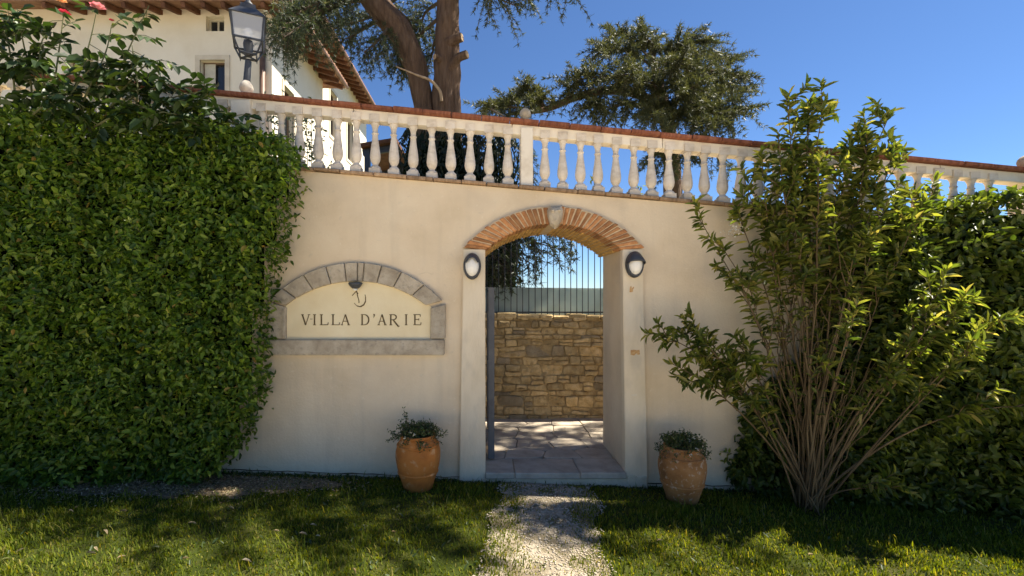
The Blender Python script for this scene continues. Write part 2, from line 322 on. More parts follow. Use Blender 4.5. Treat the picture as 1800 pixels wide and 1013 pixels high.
def leaf_parts(P, A, Nn, Ln, Wd, mat, parent, idx, fold=.25, droop=.1):
    V, Fq = leaf_geo(np.zeros((1, 3)), np.array([[0, 1., 0]]), np.array([[0, 0, 1.]]), [1.], [.45], fold, droop)
    me = bpy.data.meshes.new('leaf'); me.from_pydata(V.tolist(), [], Fq.tolist()); me.materials.append(mat)
    A = unit(A); B = unit(np.cross(A, Nn)); C = np.cross(B, A)
    off = parent.matrix_basis.translation
    for i in idx:
        o = bpy.data.objects.new('leaf', me); col.objects.link(o); o.parent = parent
        L_ = float(Ln[i]); w_ = float(Wd[i]) / .45
        m = Matrix(((B[i][0] * w_, A[i][0] * L_, C[i][0] * w_, P[i][0] - off.x), (B[i][1] * w_, A[i][1] * L_, C[i][1] * w_, P[i][1] - off.y),
                    (B[i][2] * w_, A[i][2] * L_, C[i][2] * w_, P[i][2] - off.z), (0, 0, 0, 1)))
        o.matrix_basis = m
def rnd3(n): return unit(rng.normal(size=(n, 3)))
def bez(a, b, c, n):
    a, b, c = Vector(a), Vector(b), Vector(c)
    return [a * (1 - t) ** 2 + b * 2 * t * (1 - t) + c * t * t for t in [i / (n - 1) for i in range(n)]]

class Cedar:
    """boughs with drooping twigs carrying tufts of needles"""
    def __init__(s): s.tw = MB(); s.P = []; s.A = []; s.L = []; s.Wd = []
    def tuft(s, p, d, ln, wd, k):
        a = rng.normal(size=(k, 3)); a /= np.linalg.norm(a, axis=1, keepdims=True)
        s.A.append(a * .9 + np.array(d) * .75); s.P.append(np.tile(np.array(p), (k, 1)) + rng.normal(size=(k, 3)) * ln * .12)
        s.L.append(rng.uniform(.7, 1.25, k) * ln); s.Wd.append(np.full(k, wd))
    def bough(s, path, r0, twigs, tl, droop=.5, ln=.07, wd=.012, k=8, step=.07, t0=.15, flat=.35, r1=.006):
        path = [Vector(p) for p in path]; n = len(path)
        rad = [r0 + (r1 - r0) * i / (n - 1) for i in range(n)]
        s.tw.tube(path, rad, 5, cap=False)
        for j in range(twigs):
            t = t0 + (1 - t0) * (j + random.random()) / twigs; f = t * (n - 1); i = min(int(f), n - 2)
            p = path[i].lerp(path[i + 1], f - i); d = (path[i + 1] - path[i]).normalized()
            side = Vector((random.gauss(0, 1), random.gauss(0, 1), random.gauss(.1, flat))); side = (side - d * side.dot(d) * .8).normalized()
            l = tl * random.uniform(.45, 1.15) * (1 - .35 * t)
            q = p + (side * .8 + d * .55) * l * .55
            e = p + (side + d * .7) * l + Vector((0, 0, -droop * l * random.uniform(.5, 1.3)))
            pts = bez(p, q, e, 4); s.tw.tube(pts, [max(r1, .008), .006, .004, .003], 3, cap=False)
            m = max(2, int(l / step))
            pts = bez(p, q, e, m + 1)
            for h in range(1, m + 1):
                dd = (pts[h] - pts[h - 1]).normalized(); s.tuft(pts[h], dd, ln, wd, k)
    def build(s, root, mat, fname='foliage', tname='twigs'):
        P = np.concatenate(s.P); A = unit(np.concatenate(s.A)); L_ = np.concatenate(s.L)[:, None]; Wd = np.concatenate(s.Wd)[:, None]
        B = unit(np.cross(A, rnd3(len(P))))
        V = np.stack([P - B * Wd * .5, P + B * Wd * .5, P + A * L_ + B * Wd * .2, P + A * L_ - B * Wd * .2], 1).reshape(-1, 3)
        b = (np.arange(len(P)) * 4)[:, None]
        o = fast(fname, V, [b + np.array([[0, 1, 2, 3]])], mat, root); o['kind'] = 'stuff'
        t = s.tw.build(tname, M['twig'], root, fix=False); t['kind'] = 'stuff'

# ================================================================== SETTING
def sheet(name, xs, ys, zf, mat):
    V = [(x, y, zf(x, y)) for y in ys for x in xs]; n = len(xs)
    Fq = [(j * n + i, j * n + i + 1, (j + 1) * n + i + 1, (j + 1) * n + i) for j in range(len(ys) - 1) for i in range(n - 1)]
    o = fast(name, V, [Fq], mat, None, True); o['kind'] = 'structure'; return o
xs = [-500, -120, -40, -15] + list(np.linspace(-8, 8, 65)) + [15, 40, 120, 500]
ys = [-500, -120, -40, -15, -8] + list(np.linspace(-5, 1, 41)) + [3]
def lawn_z(x, y): return gz(x) - .035 * max(0, min(1, (y + .2) / .16)) + (.018 * nz(x, y, 3, 1.1) + .008 * nz(x, y, 8, 4)) * (1 if abs(x) < 9 else 0)
sheet('lawn', xs, ys, lawn_z, M['lawn'])
sheet('terrace', [-500, -100, -20, 0, 20, 100, 500], [2.30, 10, 60, 500], lambda x, y: 1.46, M['terrace'])

dv = fast('added_bounce_ground', [(x_, y_, gz(x_) + .03) for y_ in (-45, -20, -8, -2.1) for x_ in (-40, -7, 0, 7, 40)], [[(j * 5 + i, j * 5 + i + 1, (j + 1) * 5 + i + 1, (j + 1) * 5 + i) for j in range(3) for i in range(4)]], M['bounce_gravel']); dv['kind'] = 'structure'  # unseen gravel sheet behind the camera, added to bounce warm light onto the wall
# path edges
def path_edge(y):
    c = X(965, 0) + .15 * y
    return c - .43 - .14 * nz(y * 3, 1) - .03 * nz(y * 11, 2), c + .40 + .14 * nz(y * 2.7, 5) + .03 * nz(y * 12, 4)
ny = 60; PV = []; yy = np.linspace(-4.4, -.02, ny)
for y in yy:
    a, b = path_edge(y)
    for k in range(7): x = a + (b - a) * k / 6; PV.append((x, y, lawn_z(x, y) + .012))
sheetf = [(j * 7 + i, j * 7 + i + 1, (j + 1) * 7 + i + 1, (j + 1) * 7 + i) for j in range(ny - 1) for i in range(6)]
gp = fast('gravel_path', PV, [sheetf], M['gravel'], None, True); gp['kind'] = 'structure'
# pebbles lying on the path
n = 7000; y = -rng.uniform(.03, 2.6, n); PVs = []; PFs = []
octv = np.array([[1, 0, 0], [0, 1, 0], [-1, 0, 0], [0, -1, 0], [0, 0, .7], [0, 0, -.7]], float)
octf = np.array([[0, 1, 4], [1, 2, 4], [2, 3, 4], [3, 0, 4], [1, 0, 5], [2, 1, 5], [3, 2, 5], [0, 3, 5]])
for i in range(n):
    a, b = path_edge(y[i]); x = random.uniform(a - .03, b + .03)
    if nz(x, y[i], 9, 3) > .08 + .25 * random.random() or random.random() < .25: continue
    s_ = random.uniform(.004, .011); th = random.random() * 6.28; ct, st = math.cos(th), math.sin(th)
    v = octv * s_ * np.array([random.uniform(.8, 1.4), 1, random.uniform(.6, 1)])
    v = np.stack([v[:, 0] * ct - v[:, 1] * st, v[:, 0] * st + v[:, 1] * ct, v[:, 2]], 1) + np.array([x, y[i], lawn_z(x, y[i]) + .014])
    PFs.append(octf + 6 * len(PVs)); PVs.append(v)
pb = fast('gravel', np.concatenate(PVs), [np.concatenate(PFs)], M['pebble'])
tag(pb, 'loose pale gravel scattered over the path to the gate', 'gravel', kind='stuff')

# ================================================================== GARDEN WALL with arched gateway
WT = .82                                        # wall thickness
def wall_top(x): return 2.86 - .0845 * x
def rail_top(x): return 3.56 - .096 * x
AX0, AX1 = X(853), 1.375                        # opening
ACX, AR, ACZ = X(972), .996, 1.494
SPR = 2.235
def arc(r, a0, a1, n): return [(ACX + r * math.cos(a0 + (a1 - a0) * i / n), ACZ + r * math.sin(a0 + (a1 - a0) * i / n)) for i in range(n + 1)]
ang = math.acos((ACX - AX0) / AR)
gw = thing('garden_wall', 'cream plastered garden wall with brick arched gateway', 'wall', (ACX, 0, 0))
WL, WR = -9.0, 9.0
mid = []
xsw = list(np.linspace(WL, WR, 37))
top = [(x, wall_top(x)) for x in xsw]
arcp = arc(AR + .07, ang, math.pi - ang, 24)
right_j, left_j = AX1, AX0
out = [(WL, -.8)] + top + [(WR, -.8), (right_j, -.8), (right_j, ACZ + (AR + .07) * math.sin(ang))] + arcp[1:-1] + [(left_j, ACZ + (AR + .07) * math.sin(ang)), (left_j, -.8)]
MB().prism(out, 0, WT).build('wall_body', M['plaster'], gw)
# plinth with a ragged top edge, in two runs either side of the pilasters
def plinth(xa, xb):
    n = max(4, int((xb - xa) / .07)); m = MB(); vs = []
    for i in range(n + 1):
        x = xa + (xb - xa) * i / n; zt = Z(829) + .0 - .033 * (x + 2.0) + .012 * nz(x * 6, 2) + .006 * nz(x * 23, 5)
        vs.append((x, zt))
    m.prism([(xa, -.6)] + vs + [(xb, -.6)], -.016, .03)
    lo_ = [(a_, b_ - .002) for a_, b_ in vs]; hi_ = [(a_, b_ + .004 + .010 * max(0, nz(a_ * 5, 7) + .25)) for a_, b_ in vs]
    MB().prism(lo_ + hi_[::-1], -.004, .02).build('shadow_crack', M['soil'], gw); return m  # crack strip, its dark tone also painting the shadow line under the plaster
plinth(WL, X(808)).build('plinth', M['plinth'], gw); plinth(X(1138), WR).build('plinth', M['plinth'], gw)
# pilasters (slightly battered outwards)
pt = SPR + .005
def pil(x0t, x1t, x0b, x1b, d):
    n = 16; l = []; r = []
    for i in range(n + 1):
        t = i / n; z = -.5 + (pt + .5) * t
        l.append((x0b + (x0t - x0b) * t + .004 * nz(z * 7, 3 + x0b), z)); r.append((x1b + (x1t - x1b) * t + .003 * nz(z * 6, 9 + x1b), z))
    return MB().prism(l + r[::-1], -d, .05)
pil(X(815), AX0 - .001, X(806), AX0 + .004, .045).build('pilaster', M['pilaster'], gw, bevel=.006, seg=2)
pil(AX1 - .03, X(1127), AX1 + .004, X(1138), .045).build('pilaster', M['pilaster'], gw, bevel=.006, seg=2)
# broken foot of the right pilaster
MB().prism([(AX1 + .01, -.4), (AX1 + .01, .045), (1.45, .06), (1.5, .035), (1.58, .05), (1.605, -.4)], -.058, 0).build('pilaster_foot', M['plinth'], gw, bevel=.008)
# stains, scars of removed plates on the right pilaster
def patch(cx, cy, pts, mt, nm):
    MB().prism([(X(cx + a), Z(cy + b)) for a, b in pts], -.0485, -.044).build(nm, mt, gw)
patch(1108, 509, [(-4, 5), (-3, -4), (-1, -6), (0, -1), (3, -5), (4, -3), (2, 0), (2, 4), (-1, 5)], M['rust'], 'rust_stain')
patch(1114, 619, [(-8, 4), (-8, -4), (-2, -5), (2, -4), (7, -5), (8, 3), (4, 4), (2, 1), (-2, 5)], M['rust'], 'plaster_scar')
patch(1112, 693, [(-5, 1), (-4, -1), (5, -1.5), (4, 1)], M['beam'], 'paint_fleck')
# thin ledge of weathered tiles along the top
m_led = MB().box(-.5, .5, -.045, .16, -.034, 0).mesh('ledge_tile', M['ledge'], bevel=.006)
x = -6.2; led_ang = math.atan(.0845)
while x < 8.6:
    l = random.uniform(.24, .33)
    o = inst('ledge_tile', m_led, gw, (x + l / 2, random.uniform(-.006, .006), wall_top(x + l / 2) + .036 + random.uniform(-.003, .003)), (0, led_ang, 0), (l - .006, 1, random.uniform(.85, 1.1)))
    x += l
# the arch: mortar ring, voussoir bricks in front, soffit bricks behind
ARo = 1.158
band = arc(ARo + .003, .715, math.pi - .715, 30); inn = arc(AR + .002, math.pi - ang, ang, 30)
ba = MB().prism(band + inn, -.041, WT - .01).build('brick_arch', M['mortar'], gw)
NB = 36; a0, a1 = .815, math.pi - .815
AO = .712                                        # the outer ring reaches further down, to the pilasters' outer edges
def oang(t): return AO + (t - ang) * (math.pi - 2 * AO) / (math.pi - 2 * ang)
def wedge(ca, da, r0, r1, y0, y1, jit=.0):
    v = []
    for yv in (y0, y1):
        for a, r in ((-da, r0), (da, r0), (da, r1), (-da, r1)):
            t = ca + a; rr = r + random.uniform(-jit, jit); f = (r - AR) / (ARo - AR); t = t + (oang(t) - t) * max(0, f)
            v.append((ACX + rr * math.cos(t), yv, ACZ + rr * math.sin(t)))
    return MB().hexa(v)
aa0 = ang - .0; aa1 = math.pi - ang
for i in range(NB):
    ca = aa0 + (aa1 - aa0) * (i + .5) / NB; da = (aa1 - aa0) / NB * .5 - .0042
    if abs(ca - math.pi / 2) < .045: continue
    thin = random.random() < .25
    o = wedge(ca + random.uniform(-.002, .002), da * random.uniform(.88, 1.02), AR - random.uniform(.004, .012), ARo + random.uniform(-.012, .008), -.045 - random.uniform(0, .008), .20, .004).build('brick', M['brick'], ba, bevel=.006)
    ya = .21; 
    for q in range(3):
        yb = ya + .2 - .008
        if q == 2: yb = WT - .002
        wedge(ca, da * random.uniform(.85, 1.0), AR - random.uniform(.002, .012), AR + .07, ya, yb, .003).build('soffit_brick', M['soffit'], ba, bevel=.004)
        ya = yb + .008
# carved keystone: a weathered head-like block with two horns
kx = X(974); K = MB(); KS = .8
ko = [(-13, 18), (-9, 26), (-2, 31), (3, 31), (9, 26), (14, 18), (17, 6), (18, -6), (15, -12), (16, -16), (11, -14), (3, -12), (-6, -13), (-13, -15), (-14, -10), (-17, -4), (-16, 8)]
n = len(ko); rings = [(1.0, .02), (1.0, -.06), (.86, -.095), (.5, -.115)]
vs = []
for s_, yv in rings:
    for i, (a, b) in enumerate(ko):
        vs.append((kx + a * s_ / 180 * .80, yv + .012 * nz(a, b, yv * 30, .21), Z(376 + ((b - 6) * s_ + 6) * .84)))
fs = [(r * n + i, r * n + (i + 1) % n, (r + 1) * n + (i + 1) % n, (r + 1) * n + i) for r in range(3) for i in range(n)] + [tuple(3 * n + i for i in range(n)), tuple(range(n))]
K.add(vs, fs)
K.lathe([(.002, -.02), (.016, -.012), (.02, 0), (.012, .012), (.002, .016)], (kx - .03, -.118, Z(374)), 8)
K.lathe([(.002, -.02), (.016, -.012), (.02, 0), (.012, .012), (.002, .016)], (kx + .035, -.118, Z(374)), 8)
K.build('keystone', M['greystone'], gw, bevel=.006)
MB().tube([(kx + .01, -.055, Z(398)), (kx - .005, -.05, Z(404))], [.024, .010], 7).build('keystone_tip', M['greystone'], gw)

# ------------------------------------------------------------------ sign niche
sg = thing('name_sign', 'arched stone framed villa name sign on the cream wall', 'sign', (X(627), -.02, Z(622)))
SC = X(627)
# outline of arch from the photograph: inner and outer arcs
def circ(hw, rise, zs):
    r = (hw * hw + rise * rise) / (2 * rise); return r, zs + rise - r
ri, ci = circ(124 / 180, 43 / 180, Z(538)); ro, co = circ(152 / 180, 68 / 180, Z(530))
def ipt(x): return (SC + x, ci + math.sqrt(max(ri * ri - x * x, 0)))
# panel
pan = [(X(502), Z(597)), (X(760), Z(597)), (X(760), Z(541))] + [(a_, b_ + .02) for a_, b_ in [ipt(.685 - 1.37 * i / 24) for i in range(25)]] + [(X(502), Z(541))]
MB().prism(pan, -.008, .02).build('panel', M['panel'], sg)
# voussoirs: joint positions as angles (uneven as in the photograph)
jo = [-1, -.845, -.60, -.345, -.13, .022, .10, .30, .53, .79, 1.0]
for i in range(len(jo) - 1):
    def pts(t):
        xi = t * .686; zi = ci + math.sqrt(ri * ri - xi * xi)
        xo = t * .842; zo = co + math.sqrt(max(ro * ro - xo * xo, 0))
        return (SC + xi, zi), (SC + xo, zo)
    ta, tb = jo[i] + .005, jo[i + 1] - .005; q = 4
    lo = [pts(ta + (tb - ta) * k / q)[0] for k in range(q + 1)]; hi = [pts(ta + (tb - ta) * k / q)[1] for k in range(q + 1)]
    MB().prism(lo + hi[::-1], -.045 - random.uniform(0, .009), .02).build('voussoir', M['greystone'], sg, bevel=.007)
MB().prism([(X(472), Z(595)), (X(505), Z(595)), (X(505), Z(541)), (X(499), Z(538)), (X(476), Z(531))], -.045, .02).build('jamb_stone', M['greystone'], sg, bevel=.007)
MB().prism([(X(757), Z(595)), (X(783), Z(595)), (X(784), Z(534)), (X(758), Z(541))], -.047, .02).build('jamb_stone', M['greystone'], sg, bevel=.007)
MB().box(X(499.5), X(504.5), -.056, -.02, Z(593), Z(543)).build('jamb_fillet', M['greystone'], sg, bevel=.003)
MB().box(X(468), X(782), -.068, .02, Z(623.5), Z(596.5)).build('sill', M['greystone'], sg, bevel=.009, seg=2)
# lettering: serif capitals from strokes
def stroke(m, a, b, w_, y0=-.0125, y1=-.006):
    a = Vector((a[0], 0, a[1])); b = Vector((b[0], 0, b[1])); d = (b - a).normalized(); nrm = Vector((-d.z, 0, d.x)) * w_ / 2
    p = [a - nrm, b - nrm, b + nrm, a + nrm]; m.prism([(q.x, q.z) for q in p], y0, y1)
TH, TN = .013, .0065
GL = {
 'V': (.80, [((.06, 1), (.40, 0), TH), ((.74, 1), (.40, 0), TN), ((-.04, .985), (.2, .985), TN), ((.62, .985), (.86, .985), TN)]),
 'I': (.2, [((.1, 0), (.1, 1), TH), ((0, .985), (.2, .985), TN), ((0, .015), (.2, .015), TN)]),
 'L': (.66, [((.12, 0), (.12, 1), TH), ((.0, .985), (.24, .985), TN), ((0, .02), (.66, .02), TN), ((.65, .01), (.69, .24), TN)]),
 'A': (.84, [((.08, 0), (.42, 1), TN), ((.42, 1), (.76, 0), TH), ((.2, .36), (.62, .36), TN), ((-.03, .015), (.2, .015), TN), ((.63, .015), (.89, .015), TN)]),
 'D': (.80, [((.12, 0), (.12, 1), TH), ((0, .985), (.36, .985), TN), ((0, .015), (.36, .015), TN)]),
 'R': (.86, [((.12, 0), (.12, 1), TH), ((0, .985), (.36, .985), TN), ((0, .015), (.24, .015), TN), ((.13, .5), (.36, .5), TN), ((.34, .5), (.86, -.16), TH), ((.82, -.14), (.95, -.1), TN)]),
 'E': (.62, [((.12, 0), (.12, 1), TH), ((0, .985), (.58, .985), TN), ((0, .02), (.6, .02), TN), ((.12, .53), (.44, .53), TN), ((.57, .99), (.57, .8), TN), ((.6, .01), (.64, .24), TN), ((.44, .44), (.44, .62), TN)]),
}
def letter(ch, px0, px1, pyt=553, pyb=571.5):
    wd, ss = GL[ch]; x0 = X(px0); sx = (X(px1) - x0) / wd; zb = Z(pyb); h = Z(pyt) - zb; m = MB()
    k = 0
    for a, b, t in ss:
        e = -.0003 * k; k += 1
        stroke(m, (x0 + a[0] * sx, zb + a[1] * h), (x0 + b[0] * sx, zb + b[1] * h), t, -.0122 + e)
    bowl = None
    if ch == 'D': bowl = ((.34, .5), .44, .485)
    if ch == 'R': bowl = ((.34, .745), .30, .24)
    if bowl:
        (cx, cz), rx, rz = bowl; q = 14
        for i in range(q):
            t0_, t1_ = -math.pi / 2 + math.pi * i / q, -math.pi / 2 + math.pi * (i + 1) / q + .03
            f = abs(math.cos((t0_ + t1_) / 2)); tk = TN + (TH - TN) * f
            stroke(m, (x0 + (cx + rx * math.cos(t0_)) * sx, zb + (cz + rz * math.sin(t0_)) * h), (x0 + (cx + rx * math.cos(t1_)) * sx, zb + (cz + rz * math.sin(t1_)) * h), tk, -.0115 - .0002 * (i % 2))
    m.build('letter', M['letter'], sg)
for ch, a, b in [('V', 531, 545), ('I', 551, 556), ('L', 563, 577), ('L', 583.5, 597), ('A', 600, 615), ('D', 635, 649), ('A', 664.5, 679), ('R', 685, 701), ('I', 712, 716.5), ('E', 727, 740)]: letter(ch, a, b)
m = MB(); stroke(m, (X(545.5), Z(561)), (X(550), Z(561)), .004); m.build('letter', M['letter'], sg)
m = MB(); m.prism([(X(656.5), Z(552)), (X(659.5), Z(552.5)), (X(659), Z(556)), (X(657), Z(559)), (X(657.5), Z(555.5))], -.0125, -.006); m.build('apostrophe', M['letter'], sg)
# hook-shaped emblem
m = MB()
hook = [(623, 533), (628, 538), (634, 539.5), (640, 536), (643, 530), (643, 522), (642, 518)]
for i in range(len(hook) - 1): stroke(m, (X(hook[i][0]), Z(hook[i][1])), (X(hook[i + 1][0]), Z(hook[i + 1][1])), [.005, .009, .013, .011, .008, .005][i], -.0118 - .0002 * (i % 2))
shaft = [(627.5, 512), (629, 520), (631.5, 529), (631.5, 533)]
for i in range(3): stroke(m, (X(shaft[i][0]), Z(shaft[i][1])), (X(shaft[i + 1][0]), Z(shaft[i + 1][1])), .007, -.0124 - .0002 * i)
stroke(m, (X(619.5), Z(520)), (X(627), Z(512)), .007, -.0131); stroke(m, (X(627), Z(512)), (X(630), Z(517)), .005, -.0133)
m.build('emblem', M['letter'], sg)
# little spotlight above the emblem
sp = thing('sign_spotlight', 'small black spotlight under the stone arch of the sign', 'spotlight', (X(628), -.01, Z(500)))
MB().lathe([(.006, 0), (.062, -.004), (.068, -.016), (.06, -.03), (.045, -.05), (.03, -.062), (.004, -.062)], (X(628), -.065, Z(496.5)), 16).build('housing', M['iron'], sp, True)
MB().lathe([(.002, 0), (.024, -.001), (.022, -.012), (.012, -.018), (.002, -.019)], (X(628), -.07, Z(508)), 12).build('lens', M['lampglass'], sp, True)
MB().box(X(623), X(633), -.05, .0, Z(503), Z(497)).build('bracket', M['iron'], sp)

# ------------------------------------------------------------------ oval bulkhead lamps
def bulkhead(px, py, hood, label):
    c = (X(px, -.05), -.045, Z(py, -.05)); rx, rz = .083, .122
    t = thing('wall_lamp', label, 'lamp', c, 'oval lamps on the gate pilasters')
    m = MB(); seg = 28
    def ring(prof):
        vs = []
        for s_, y in prof:
            for k in range(seg):
                a = 2 * math.pi * k / seg; e = 1 + .05 * math.sin(a)
                vs.append((c[0] + math.cos(a) * (rx * s_) * e, c[1] + y, c[2] + math.sin(a) * rz * s_))
        n_ = len(prof)
        return vs, [(i * seg + k, i * seg + (k + 1) % seg, (i + 1) * seg + (k + 1) % seg, (i + 1) * seg + k) for i in range(n_ - 1) for k in range(seg)]
    m.add(*ring([(.2, .0), (1.0, 0), (1.04, -.02), (1.0, -.055), (.9, -.07), (.78, -.066), (.76, -.03)])); m.build('rim', M['iron'], t, True)
    m = MB(); m.add(*ring([(.82, -.03), (.8, -.062), (.68, -.085), (.45, -.1), (.2, -.107), (.01, -.109)])); m.build('glass', M['lampglass'], t, True)
    # hood over the upper part
    m = MB(); vs = []; nu, nv = 15, 7
    for i in range(nu):
        a = math.pi * (i / (nu - 1)) if hood else math.pi * (.12 + .76 * i / (nu - 1))
        for j in range(nv):
            f = j / (nv - 1); s_ = 1.05 - (.95 if hood else .40) * f; 
            yv = -.05 - .075 * math.sin(f * math.pi / 2)
            vs.append((c[0] + math.cos(a) * rx * (1.05 if hood else s_) * (1 - .0 * f) * math.sqrt(max(0, 1 - (0 if not hood else (f * .55)) ** 2)), c[1] + yv, c[2] + math.sin(a) * rz * s_ + (.02 * f if hood else 0)))
    fs = [(i * nv + j, i * nv + j + 1, (i + 1) * nv + j + 1, (i + 1) * nv + j) for i in range(nu - 1) for j in range(nv - 1)]
    m.add(vs, fs); o = m.build('hood', M['iron'], t, True); md = o.modifiers.new('s', 'SOLIDIFY'); md.thickness = .004
    return t
bulkhead(830, 469, False, 'oval bulkhead lamp with thin dark rim beside the gate leaf')
bulkhead(1114, 466, True, 'oval bulkhead lamp with deep dark hood, above the orange stain')
MB().tube([(X(1128), -.03, Z(450)), (X(1134), -.02, Z(452)), (X(1136), .0, Z(452))], .006, 6)

# ------------------------------------------------------------------ passage floor
def voronoi(x0, x1, y0, y1, dx, dy, jit=.38, an=1.0):
    pts = []; r = 0; yv = y0 - dy
    while yv < y1 + dy:
        h = dy * random.uniform(.7, 1.35); xv = x0 - dx + (dx * .5 if r % 2 else 0)
        while xv < x1 + dx:
            wv = dx * random.uniform(.6, 1.5); pts.append((xv + wv / 2 + random.uniform(-jit, jit) * dx * .3, yv + h / 2 + random.uniform(-jit, jit) * dy)); xv += wv
        yv += h; r += 1
    cells = []
    for i, p in enumerate(pts):
        if not (x0 <= p[0] <= x1 and y0 <= p[1] <= y1): continue
        poly = [(x0, y0), (x1, y0), (x1, y1), (x0, y1)]
        for j, q in enumerate(pts):
            if i == j or abs(q[0] - p[0]) > 3 * dx or abs(q[1] - p[1]) > 3 * dy: continue
            mx_, my_ = (p[0] + q[0]) / 2, (p[1] + q[1]) / 2; nx, ny_ = q[0] - p[0], (q[1] - p[1]) * an
            res = []
            for k in range(len(poly)):
                a, b = poly[k], poly[(k + 1) % len(poly)]
                da = (a[0] - mx_) * nx + (a[1] - my_) * ny_; db = (b[0] - mx_) * nx + (b[1] - my_) * ny_
                if da <= 0: res.append(a)
                if da * db < 0: t = da / (da - db); res.append((a[0] + (b[0] - a[0]) * t, a[1] + (b[1] - a[1]) * t))
            poly = res
            if len(poly) < 3: break
        if len(poly) >= 3: cells.append(poly)
    return cells
def roundpoly(poly, gap, its=1, f=.22):
    cx = sum(p[0] for p in poly) / len(poly); cy = sum(p[1] for p in poly) / len(poly)
    out = []
    for p in poly:
        d = math.hypot(p[0] - cx, p[1] - cy); s_ = max(.3, 1 - gap * 1.3 / max(d, .01)); out.append((cx + (p[0] - cx) * s_, cy + (p[1] - cy) * s_))
    for _ in range(its):
        o2 = []
        for k in range(len(out)):
            a, b = out[k], out[(k + 1) % len(out)]
            o2 += [(a[0] + (b[0] - a[0]) * f, a[1] + (b[1] - a[1]) * f), (a[0] + (b[0] - a[0]) * (1 - f), a[1] + (b[1] - a[1]) * (1 - f))]
        out = o2
    return out, (cx, cy)
FZ = Z(829) + .012
pf = MB().box(-2.2, 4.2, .02, 2.3, -.3, FZ - .022).build('passage_floor', M['flagj']); pf['kind'] = 'structure'
# threshold: two long slabs in the opening
for xa, xb in ((AX0 - .0, .30), (.304, .93), (.934, AX1 - .0)):
    z1 = FZ + random.uniform(-.003, .003)
    MB().box(xa, xb, -.075, .34, z1 - .06, z1).build('threshold_slab', M['flag'], pf, bevel=.008)
MB().box(AX0 - .02, AX1 + .02, -.052, .3, -.3, FZ - .062).build('step_riser', M['plinth'], pf)
for poly in voronoi(-1.0, 3.0, .345, 2.25, .42, .27):
    po, c_ = roundpoly(poly, .005, 1, .10)
    if len(po) < 4: continue
    if c_[1] < .86 and not (AX0 - .05 < c_[0] < AX1 + .05): continue
    zt = FZ + random.uniform(-.008, .004); n_ = len(po)
    MB().add([(a, b, zt - .04) for a, b in po] + [(a, b, zt - .004) for a, b in po] + [(c_[0] + (a - c_[0]) * .97, c_[1] + (b - c_[1]) * .97, zt) for a, b in po],
             [(r * n_ + i, r * n_ + (i + 1) % n_, (r + 1) * n_ + (i + 1) % n_, (r + 1) * n_ + i) for r in range(2) for i in range(n_)] + [tuple(2 * n_ + i for i in range(n_))]).build('paving_stone', M['flag'], pf)

# ------------------------------------------------------------------ rubble wall, railing and screen behind the gate
SY = 2.0
rw = thing('rubble_wall', 'ochre rubble stone wall seen through the gateway', 'wall', (.7, SY, FZ))
RT = Z(558, SY)
MB().box(-7, 9, SY - .004, SY + .36, -.3, RT - .02).build('mortar_bed', M['rubmort'], rw)
cells = []; zc = FZ - .03; xa_, xb_ = -.6, 2.6; row = 0
def cw(k, x, amp): return amp * (nz(x * 2.3, k * 7.7) + .5 * nz(x * 6, k * 3.1))
lev = [zc]
while lev[-1] < RT - .03: lev.append(min(RT, lev[-1] + random.choice([.055, .07, .09, .105, .125, .15])))
for k in range(len(lev) - 1):
    h_ = lev[k + 1] - lev[k]; x = xa_ - random.uniform(0, .1)
    while x < xb_:
        l = h_ * random.uniform(.85, 2.6) if h_ > .08 else random.uniform(.09, .28)
        parts_ = [(0, 1)] if h_ < .1 or random.random() < .6 else [(0, random.uniform(.4, .6))]
        if parts_[0][1] < 1: parts_.append((parts_[0][1], 1))
        for f0, f1 in parts_:
            sl = random.gauss(0, .018); sr = random.gauss(0, .018); pb_ = []; pt_ = []
            for q_ in (0, .35, .7, 1):
                xx = x + l * q_; zb_ = lev[k] + (cw(k, xx, .028) if k else 0); zt_ = lev[k + 1] + (cw(k + 1, xx, .028) if k < len(lev) - 2 else 0)
                pb_.append((xx + (sl if q_ == 0 else sr if q_ == 1 else 0) * .5, zb_ + (zt_ - zb_) * f0 + random.gauss(0, .004))); pt_.append((xx - (sl if q_ == 0 else sr if q_ == 1 else 0) * .5, zb_ + (zt_ - zb_) * f1 + random.gauss(0, .004)))
            cells.append(pb_ + pt_[::-1])
        x += l
for poly in cells:
    po, c_ = roundpoly(poly, .0055, 1, random.uniform(.16, .27))
    n_ = len(po)
    if n_ < 5: continue
    d = random.uniform(.012, .05); tx, tz = random.uniform(-.08, .08), random.uniform(-.12, .12)
    vs = []
    for s_, yv in ((1, SY + .05), (1, SY - d * .55), (.92, SY - d * .9), (.6, SY - d * 1.0)):
        vs += [(c_[0] + (a - c_[0]) * s_, yv + (a - c_[0]) * tx + (b - c_[1]) * tz + .006 * nz(a, b, yv, 25), c_[1] + (b - c_[1]) * s_) for a, b in po]
    MB().add(vs, [(r * n_ + i, r * n_ + (i + 1) % n_, (r + 1) * n_ + (i + 1) % n_, (r + 1) * n_ + i) for r in range(3) for i in range(n_)] + [tuple(3 * n_ + i for i in range(n_))]).build('stone', random.choice([M['rubble']] * 11 + [M['rubble2']]), rw, fix=True)
x = -.95
while x < 2.95:                                           # uneven cap stones
    l = random.uniform(.16, .34); h = random.uniform(.02, .05) + (.02 if x < .6 else 0)
    MB().box(x, x + l - .008, SY - random.uniform(.02, .05), SY + .34, RT - .018, RT + h).build('cap_stone', M['rubble'], rw, bevel=.012); x += l
RY = SY + .16
ra = thing('iron_railing', 'thin black bar railing on top of the rubble wall', 'railing', (.7, RY, RT))
mb = MB().tube([(0, 0, 0), (0, 0, 1.32)], .0065, 6).mesh('bar', M['iron'])
x = -.9
